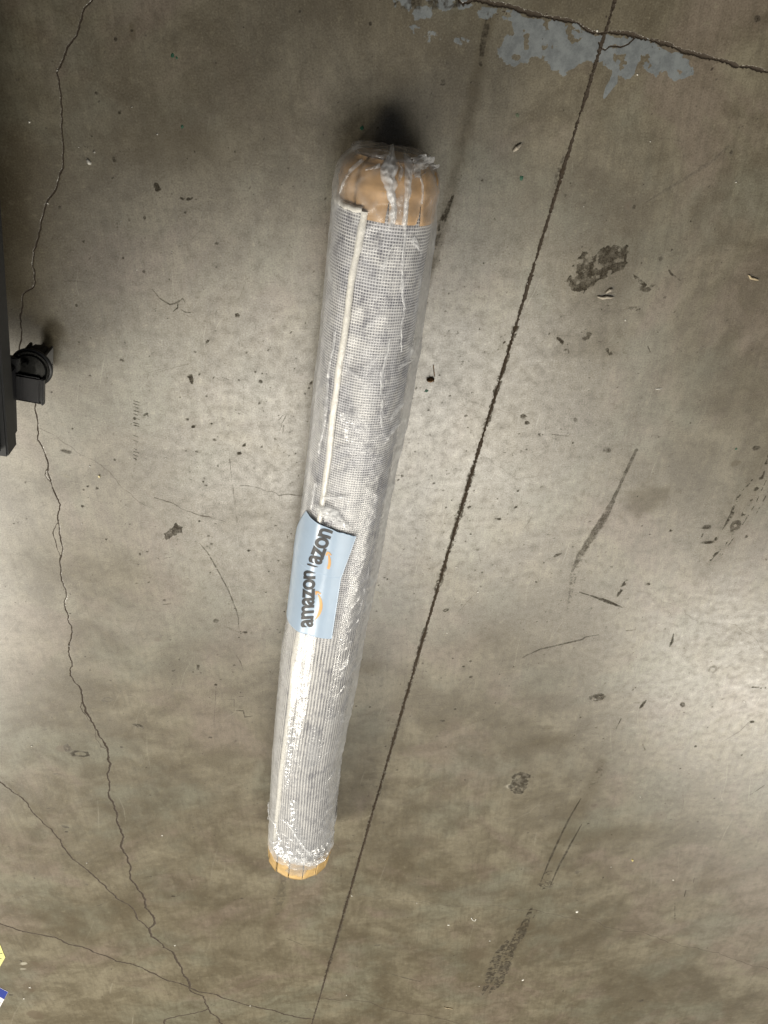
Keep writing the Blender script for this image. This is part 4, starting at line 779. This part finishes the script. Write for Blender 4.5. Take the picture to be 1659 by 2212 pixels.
# ------------------------------------------------------------------ the rolling cart at the left edge
M_CART = simple('cart_black_metal', (.005, .006, .0075), .6, .2, 30, .1); M_CART2 = simple('cart_dark_metal', (.009, .009, .012), .6, .2, 30, .1)
M_PLAS = simple('caster_black_plastic', (.014, .014, .015), .38, .25, 50, .15); M_GREY = simple('brake_pedal_plastic', (.015, .0148, .017), .5, .2, 50, .15)
M_RUB = simple('wheel_rubber', (.020, .018, .016), .7, .3, 80, .3); M_STEEL = simple('caster_steel', (.035, .035, .033), .25, .3, 40, .1, i_Metallic=.9)
def bbox(bm, lo, hi, M=None, bev=0.):
    r = bmesh.ops.create_cube(bm, size=1.); vs = r['verts']
    for v in vs: v.co = Vector([lo[i] + (v.co[i] + .5) * (hi[i] - lo[i]) for i in range(3)])
    if bev: 
        es = list({e for v in vs for e in v.link_edges}); nv = bmesh.ops.bevel(bm, geom=es, offset=bev, segments=2, affect='EDGES')['verts']; vs = list({*[v for v in vs if v.is_valid], *nv})
    if M is not None:
        for v in vs: v.co = M @ v.co
    return vs
q0 = at(34, 792, .10); q1 = at(38, 932, .10)            # lower right edge of the cart's foot
cart = empty('rolling_cart', (0, 0, 0), 'black metal rolling cart on locking casters, only its foot in view', 'cart')
yaw = math.atan2(q1[0] - q0[0], -(q1[1] - q0[1]))       # the cart's side runs almost along the picture edge
MC = Matrix.Translation((q1[0], q1[1], 0)) @ Matrix.Rotation(yaw, 4, 'Z')
Lf = np.linalg.norm(q1[:2] - q0[:2])
bm = bmesh.new(); bbox(bm, (-.028, 0, .10), (0, Lf, .165), MC, .002); ob('foot_channel', bm_mesh('foot_channel', bm), M_CART2, cart)
r0, r1 = at(100, 870), at(64, 0)                       # floor points under the rack's long side
MR = Matrix.Translation((r0[0], r0[1], 0)) @ Matrix.Rotation(-math.atan2(r1[0] - r0[0], r1[1] - r0[1]), 4, 'Z')
bm = bmesh.new(); bbox(bm, (-.50, -.012, .166), (-.006, 1.75, .215), MR, .003); ob('base_frame', bm_mesh('base_frame', bm), M_CART, cart)
bm = bmesh.new(); bbox(bm, (-.49, .0, .216), (-.016, 1.74, 1.75), MR, .004); ob('side_panel', bm_mesh('side_panel', bm), M_CART, cart)
bm = bmesh.new(); bbox(bm, (-.51, -.012, 1.751), (-.004, 1.76, 1.79), MR, .004); ob('top_shelf', bm_mesh('top_shelf', bm), M_CART, cart)
def lathe(bm, prof, c, axis='Z', n=40, M=None):
    rings = []
    for r, z in prof:
        ring = []
        for i in range(n):
            a = 2 * pi * i / n; v = Vector((r * math.cos(a), r * math.sin(a), z)) if axis == 'Z' else Vector((z, r * math.cos(a), r * math.sin(a)))
            v = v + Vector(c); ring.append(bm.verts.new(M @ v if M else v))
        rings.append(ring)
    for a, b in zip(rings, rings[1:]):
        for i in range(n): bm.faces.new((a[i], a[(i + 1) % n], b[(i + 1) % n], b[i]))
    bm.faces.new(rings[0][::-1]); bm.faces.new(rings[-1])
def caster(c, rot):
    M = Matrix.Translation((c[0], c[1], 0)) @ Matrix.Rotation(rot, 4, 'Z')
    e = bpy.data.objects.new('caster', None); COL.objects.link(e); e.parent = cart
    def part(name, fn, mat, sm=False):
        bm = bmesh.new(); fn(bm); bmesh.ops.recalc_face_normals(bm, faces=bm.faces[:]); return ob(name, bm_mesh(name, bm, sm), mat, e)
    part('wheel', lambda b: lathe(b, [(.012, -.014), (.034, -.014), (.0375, -.010), (.0385, 0), (.0375, .010), (.034, .014), (.012, .014)], (0, -.012, .0385), 'X', M=M), M_RUB)
    part('swivel_plate', lambda b: lathe(b, [(.0335, .086), (.0345, .088), (.0335, .0895), (.030, .0895), (.0285, .0875), (.026, .0905), (.010, .0912), (.001, .0912)], (0, 0, 0), 'Z', 48, M), M_STEEL)
    part('swivel_ring', lambda b: lathe(b, [(.030, .076), (.037, .078), (.0385, .082), (.037, .0855), (.030, .0858)], (0, 0, 0), 'Z', 48, M), M_PLAS, True)
    def fork(b):
        bbox(b, (-.022, -.030, .020), (-.0165, .024, .0758), M, .0015); bbox(b, (.0165, -.030, .020), (.022, .024, .0758), M, .0015); bbox(b, (-.024, -.022, .0700), (.024, .026, .0759), M, .0015)
    part('fork', fork, M_PLAS)
    part('axle_bolt', lambda b: lathe(b, [(.0055, -.026), (.0055, .026)], (0, -.012, .0385), 'X', 12, M), M_STEEL)
    def pedal(b):
        bbox(b, (-.028, -.064, .094), (.021, -.012, .1005), M, .003)
        for x in (-.022, -.0165, -.011): bbox(b, (x, -.062, .1006), (x + .0022, -.015, .1018), M)
        bbox(b, (.0215, -.067, .090), (.0275, -.012, .1030), M, .002); bbox(b, (-.028, -.067, .072), (.021, -.0645, .098), M, .001)
        bbox(b, (-.010, -.050, .060), (.010, -.036, .0935), M, .001)
    part('brake_pedal', pedal, M_GREY)
    part('stem_bolt', lambda b: lathe(b, [(.006, .0956), (.006, .101), (.004, .102)], (-.008, .012, 0), 'Z', 6, M), M_STEEL)
    def arm(b): bbox(b, (-.075, -.010, .0860), (-.020, .020, .0985), M, .002)
    part('mounting_arm', arm, M_PLAS)
    return e
cc = at(66, 797, .09); pv = at(70, 845, .098) - at(70, 800, .098); caster(cc, math.atan2(pv[0], -pv[1]))
c2 = MR @ Vector((-.44, .07, 0)); caster(c2, 2.4)
for y_ in (.07, 1.65):
    if y_ > .5: c3 = MR @ Vector((-.05, y_, 0)); caster(c3, 1.0); c4 = MR @ Vector((-.44, y_, 0)); caster(c4, 2.0)

# ------------------------------------------------------------------ cards on the floor at the lower left
def card(name, pts, z, mat, label, cat):
    bm = bmesh.new(); f = bm.faces.new([bm.verts.new((*src(x, y)[:2], z)) for x, y in pts]); r = bmesh.ops.extrude_face_region(bm, geom=[f])
    for v in r['geom']:
        if isinstance(v, bmesh.types.BMVert): v.co.z += .0006
    bmesh.ops.recalc_face_normals(bm, faces=bm.faces[:]); o = ob(name, bm_mesh(name, bm), mat, None, label, cat); return o
yc = card('yellow_card', [(-60, 3690), (0, 3717), (21, 3768), (-30, 3858), (-110, 3830)], .001, simple('yellow_paper', (.62, .60, .22), .6, .1), 'pale yellow card with black print poking into view on the floor', 'card')
for q in ((3, 3772), (-2, 3752), (6, 3752)):
    p = src(*q); bm = bmesh.new(); bbox(bm, (p[0] - .004, p[1] - .002, .0017), (p[0] + .003, p[1] + .002, .0019)); ob('print_mark', bm_mesh('print_mark', bm), M_INK, yc)
wc = card('printed_card', [(-70, 3860), (0, 3887), (33, 3904), (17, 3934), (-4, 3972), (-100, 3930)], .001, simple('white_paper', (.66, .63, .64), .6, .08), 'white card with dark blue header band lying on the floor', 'card')
bm = bmesh.new(); bm.faces.new([bm.verts.new((*src(x, y)[:2], .0018)) for x, y in ((-70, 3861), (0, 3888), (32, 3904.5), (17, 3933), (0, 3924), (-82, 3892))]); ob('blue_band', bm_mesh('blue_band', bm), simple('blue_print', (.008, .025, .22), .5, .1), wc)
p = src(2, 3947); bm = bmesh.new(); bbox(bm, (p[0] - .006, p[1] - .004, .0017), (p[0] + .002, p[1] + .004, .0019)); ob('print_mark', bm_mesh('print_mark', bm), simple('grey_print', (.25, .24, .25), .5), wc)

# ------------------------------------------------------------------ litter
M_WHITE = simple('white_chip', (.80, .78, .72), .6, .1, 200); M_GREEN = simple('green_paint', (.012, .085, .045), .45, .3, 200); M_WOOD = simple('pale_wood', (.42, .34, .22), .7, .3, 150); M_HUSK = simple('brown_husk', (.22, .12, .05), .6, .5, 250, .4); M_CURL = simple('grey_shaving', (.36, .32, .26), .6, .3, 150)
def chip(name, z, c, r, hgt, mat, label, cat, group=None, asp=.7, n=7):
    p = src(z[0] + c[0] / z[2], z[1] + c[1] / z[2]); r = max(wsz(z, c, r), .0013); a0 = rng.uniform(0, 6.28); bm = bmesh.new(); lo, hi = [], []
    for i in range(n):
        a = 2 * pi * i / n; q = r * rng.uniform(.65, 1.1); x, y = q * math.cos(a), q * asp * math.sin(a)
        x, y = x * math.cos(a0) - y * math.sin(a0), x * math.sin(a0) + y * math.cos(a0)
        lo.append(bm.verts.new((x, y, 0))); hi.append(bm.verts.new((x * .85, y * .85, hgt * rng.uniform(.5, 1.3))))
    bm.faces.new(lo[::-1]); c_ = bm.verts.new((0, 0, hgt * 1.2))
    for i in range(n): bm.faces.new((lo[i], lo[(i + 1) % n], hi[(i + 1) % n], hi[i])); bm.faces.new((hi[i], hi[(i + 1) % n], c_))
    o = ob(name, bm_mesh(name, bm), mat, None, label, cat, group); o.location = (p[0], p[1], .0003); return o
NEAR = [(t_, [np.array(p_) for p_ in ps_], r_) for t_, ps_, r_ in (
    ('beside the long jagged crack', [(235, 270), (250, 500), (250, 680), (190, 800), (145, 950), (190, 1850), (235, 2100), (245, 2400), (280, 2580), (430, 3000), (470, 3300)], 110),
    ('where the cracks cross at the foot of the jagged crack', [(600, 3650), (740, 3880), (830, 3920), (980, 3960)], 130),
    ('on the straight saw-cut joint', [(2380, 130), (2300, 400), (2150, 900), (2060, 1150), (1990, 1400), (1880, 1750), (1790, 2100), (1500, 3100), (1385, 3530)], 95),
    ('by the flaking blue grey paint', [(2400, 200), (2520, 290), (2200, 120)], 140),
    ('near the broken black smear', [(2360, 1050), (2450, 1260)], 240),
    ('beside the caster of the black cart', [(130, 1500)], 200),
    ('beside the crumpled white paper scrap', [(350, 638)], 90),
    ('near the dark tyre streak', [(2170, 3450), (2050, 3720), (1950, 3850)], 260),
    ('next to the printed white card', [(40, 3920)], 130),
    ('near the long slanting rubber scuff', [(2400, 1950), (2300, 2180), (2450, 2350)], 230),
    ('near the mailer piece on the roll', [(1420, 2250)], 420),
    ('near the film covered end cap', [(1520, 600)], 500))]
WG = 'white chips scattered over the concrete'
for z, L in ((ZA, [(192, 798, 7), (618, 995, 6), (1028, 877, 6), (862, 700, 4), (312, 1328, 6), (788, 1447, 4), (1122, 1648, 4), (895, 1763, 4), (375, 460, 5), (515, 962, 4)]), (ZC, [(568, 197, 7), (825, 477, 5), (908, 902, 4), (1452, 1163, 5), (747, 2043, 6), (483, 1318, 4), (122, 1810, 4)]),
             (ZD, [(558, 846, 6), (905, 803, 4), (1033, 797, 3), (430, 1963, 5), (408, 1710, 4), (510, 1203, 4)]), (ZE, [(1003, 1763, 3), (957, 1558, 3), (372, 645, 3)]), (ZF, [(207, 393, 5), (567, 1156, 5), (1060, 977, 6), (1143, 1695, 6), (155, 2043, 6), (195, 1970, 7), (1635, 2090, 5)]),
             (ZH, [(1505, 100, 6), (845, 707, 6), (1053, 1238, 6), (440, 1442, 10), (95, 1877, 8), (658, 1155, 4)]), (ZG, [(1270, 1562, 8), (1063, 1418, 4), (640, 1372, 6), (605, 2020, 4), (1540, 1665, 5), (1470, 1962, 4)]), (ZJ, [(1028, 483, 9), (953, 1020, 7), (602, 340, 4), (1208, 685, 9)])):
    for c in L:
        q = np.array([z[0] + c[0] / z[2], z[1] + c[1] / z[2]]); best = min(NEAR, key=lambda n_: min(np.hypot(*(q - p_)) for p_ in n_[1]) / n_[2])
        far = min(np.hypot(*(q - p_)) for p_ in best[1]) / best[2] > 1
        chip('white_chip', z, c[:2], c[2], .0015, M_WHITE, 'tiny white chip lying ' + ('on open concrete away from cracks and stains' if far else best[0]), 'chip', WG)
chip('paper_scrap', ZA, (580, 1058), 18, .006, M_WHITE, 'crumpled white paper scrap on the dim floor beside the crack', 'paper scrap')
chip('yellow_chip', ZD, (618, 908), 10, .003, simple('cream_chip', (.72, .62, .36), .5, .1), 'cream coloured chip on the concrete beside the long crack', 'chip')
chip('yellow_chip', ZH, (795, 1112), 9, .003, simple('yellow_chip', (.72, .62, .25), .5, .1), 'small bright yellow chip near the brown oval stain', 'chip')
for z, c, r in ((ZA, (1128, 362), 13), (ZA, (1155, 377), 8), (ZA, (1190, 826), 13), (ZB, (705, 838), 15), (ZC, (85, 1137), 17), (ZI, (660, 567), 21), (ZE, (1420, 738), 9)):
    chip('green_paint_fleck', z, c, r, .0005, M_GREEN, 'dark green dried paint fleck stuck to the concrete', 'paint fleck', 'green paint flecks on the floor', .8, 9)
chip('green_paint_fleck', ZC, (60, 735), 16, .0004, simple('dull_green_paint', (.10, .125, .075), .5, .3, 200), 'dull grey green paint fleck above the curled shaving', 'paint fleck')
def splinter(name, z, a, b, r, mat, label, cat, group=None):
    A, B = src(z[0] + a[0] / z[2], z[1] + a[1] / z[2]), src(z[0] + b[0] / z[2], z[1] + b[1] / z[2]); A[2] = B[2] = r * .8
    t = np.linspace(0, 1, 9)[:, None]; C = A + (B - A) * t; C[:, :2] += (fbm(np.linspace(0, 3, 9), a[0] * .1, 5, 2)[:, None] - .5) * r * 2
    o = tube(name, C, np.interp(np.linspace(0, 1, 9), (0, .15, .85, 1), (r * .3, r, r, r * .3)), mat, None, 6, .3, label=label, cat=cat, group=group); return o
splinter('wood_splinter', ZC, (1525, 1757), (1592, 1790), .0022, M_WOOD, 'pale wood splinter lying alone on the brownish concrete', 'splinter')
splinter('wood_splinter', ZG, (1240, 2097), (1300, 2108), .0022, M_WOOD, 'thin straw coloured splinter beside the dark tyre streak', 'splinter')
splinter('wood_splinter', ZE, (915, 364), (957, 362), .0010, M_WHITE, 'fine white splinter on plain floor above the long scuff', 'splinter')
splinter('wood_shaving', ZC, (570, 1890), (668, 1898), .0030, M_CURL, 'grey wood shaving lying just below the black smear', 'shaving')
splinter('wood_shaving', ZC, (622, 1868), (668, 1838), .0030, M_CURL, 'short forked shaving at the edge of the black smear', 'shaving')
splinter('wood_shaving', ZC, (28, 968), (78, 922), .0034, M_CURL, 'curled grey shaving on the floor below the dull green fleck', 'shaving')
tl = [(1418, 1512), (1428, 1530), (1442, 1535), (1450, 1522)]
C = np.array([src(1000 + x / 1.659, 2700 + y / 1.659) + (0, 0, .0012) for x, y in tl]); tube('thread_scrap', C, .0012, M_WHITE, None, 6, label='small curled white thread scrap beside the dark tyre streak', cat='thread')
hk = chip('seed_husk', ZI, (700, 458), 44, .009, M_HUSK, 'brown curled seed husk with a thin stem on the floor', 'seed husk', None, .5, 11)
A, B = src(1400 + 735 / 2.37, 1300 + 425 / 2.37), src(1400 + 726 / 2.37, 1300 + 325 / 2.37)
o = tube('stem', [A + (B - A) * q + (0, 0, .004 - .002 * q) - np.array(hk.location) for q in np.linspace(0, 1, 6)], .0010, M_HUSK, hk, 5)
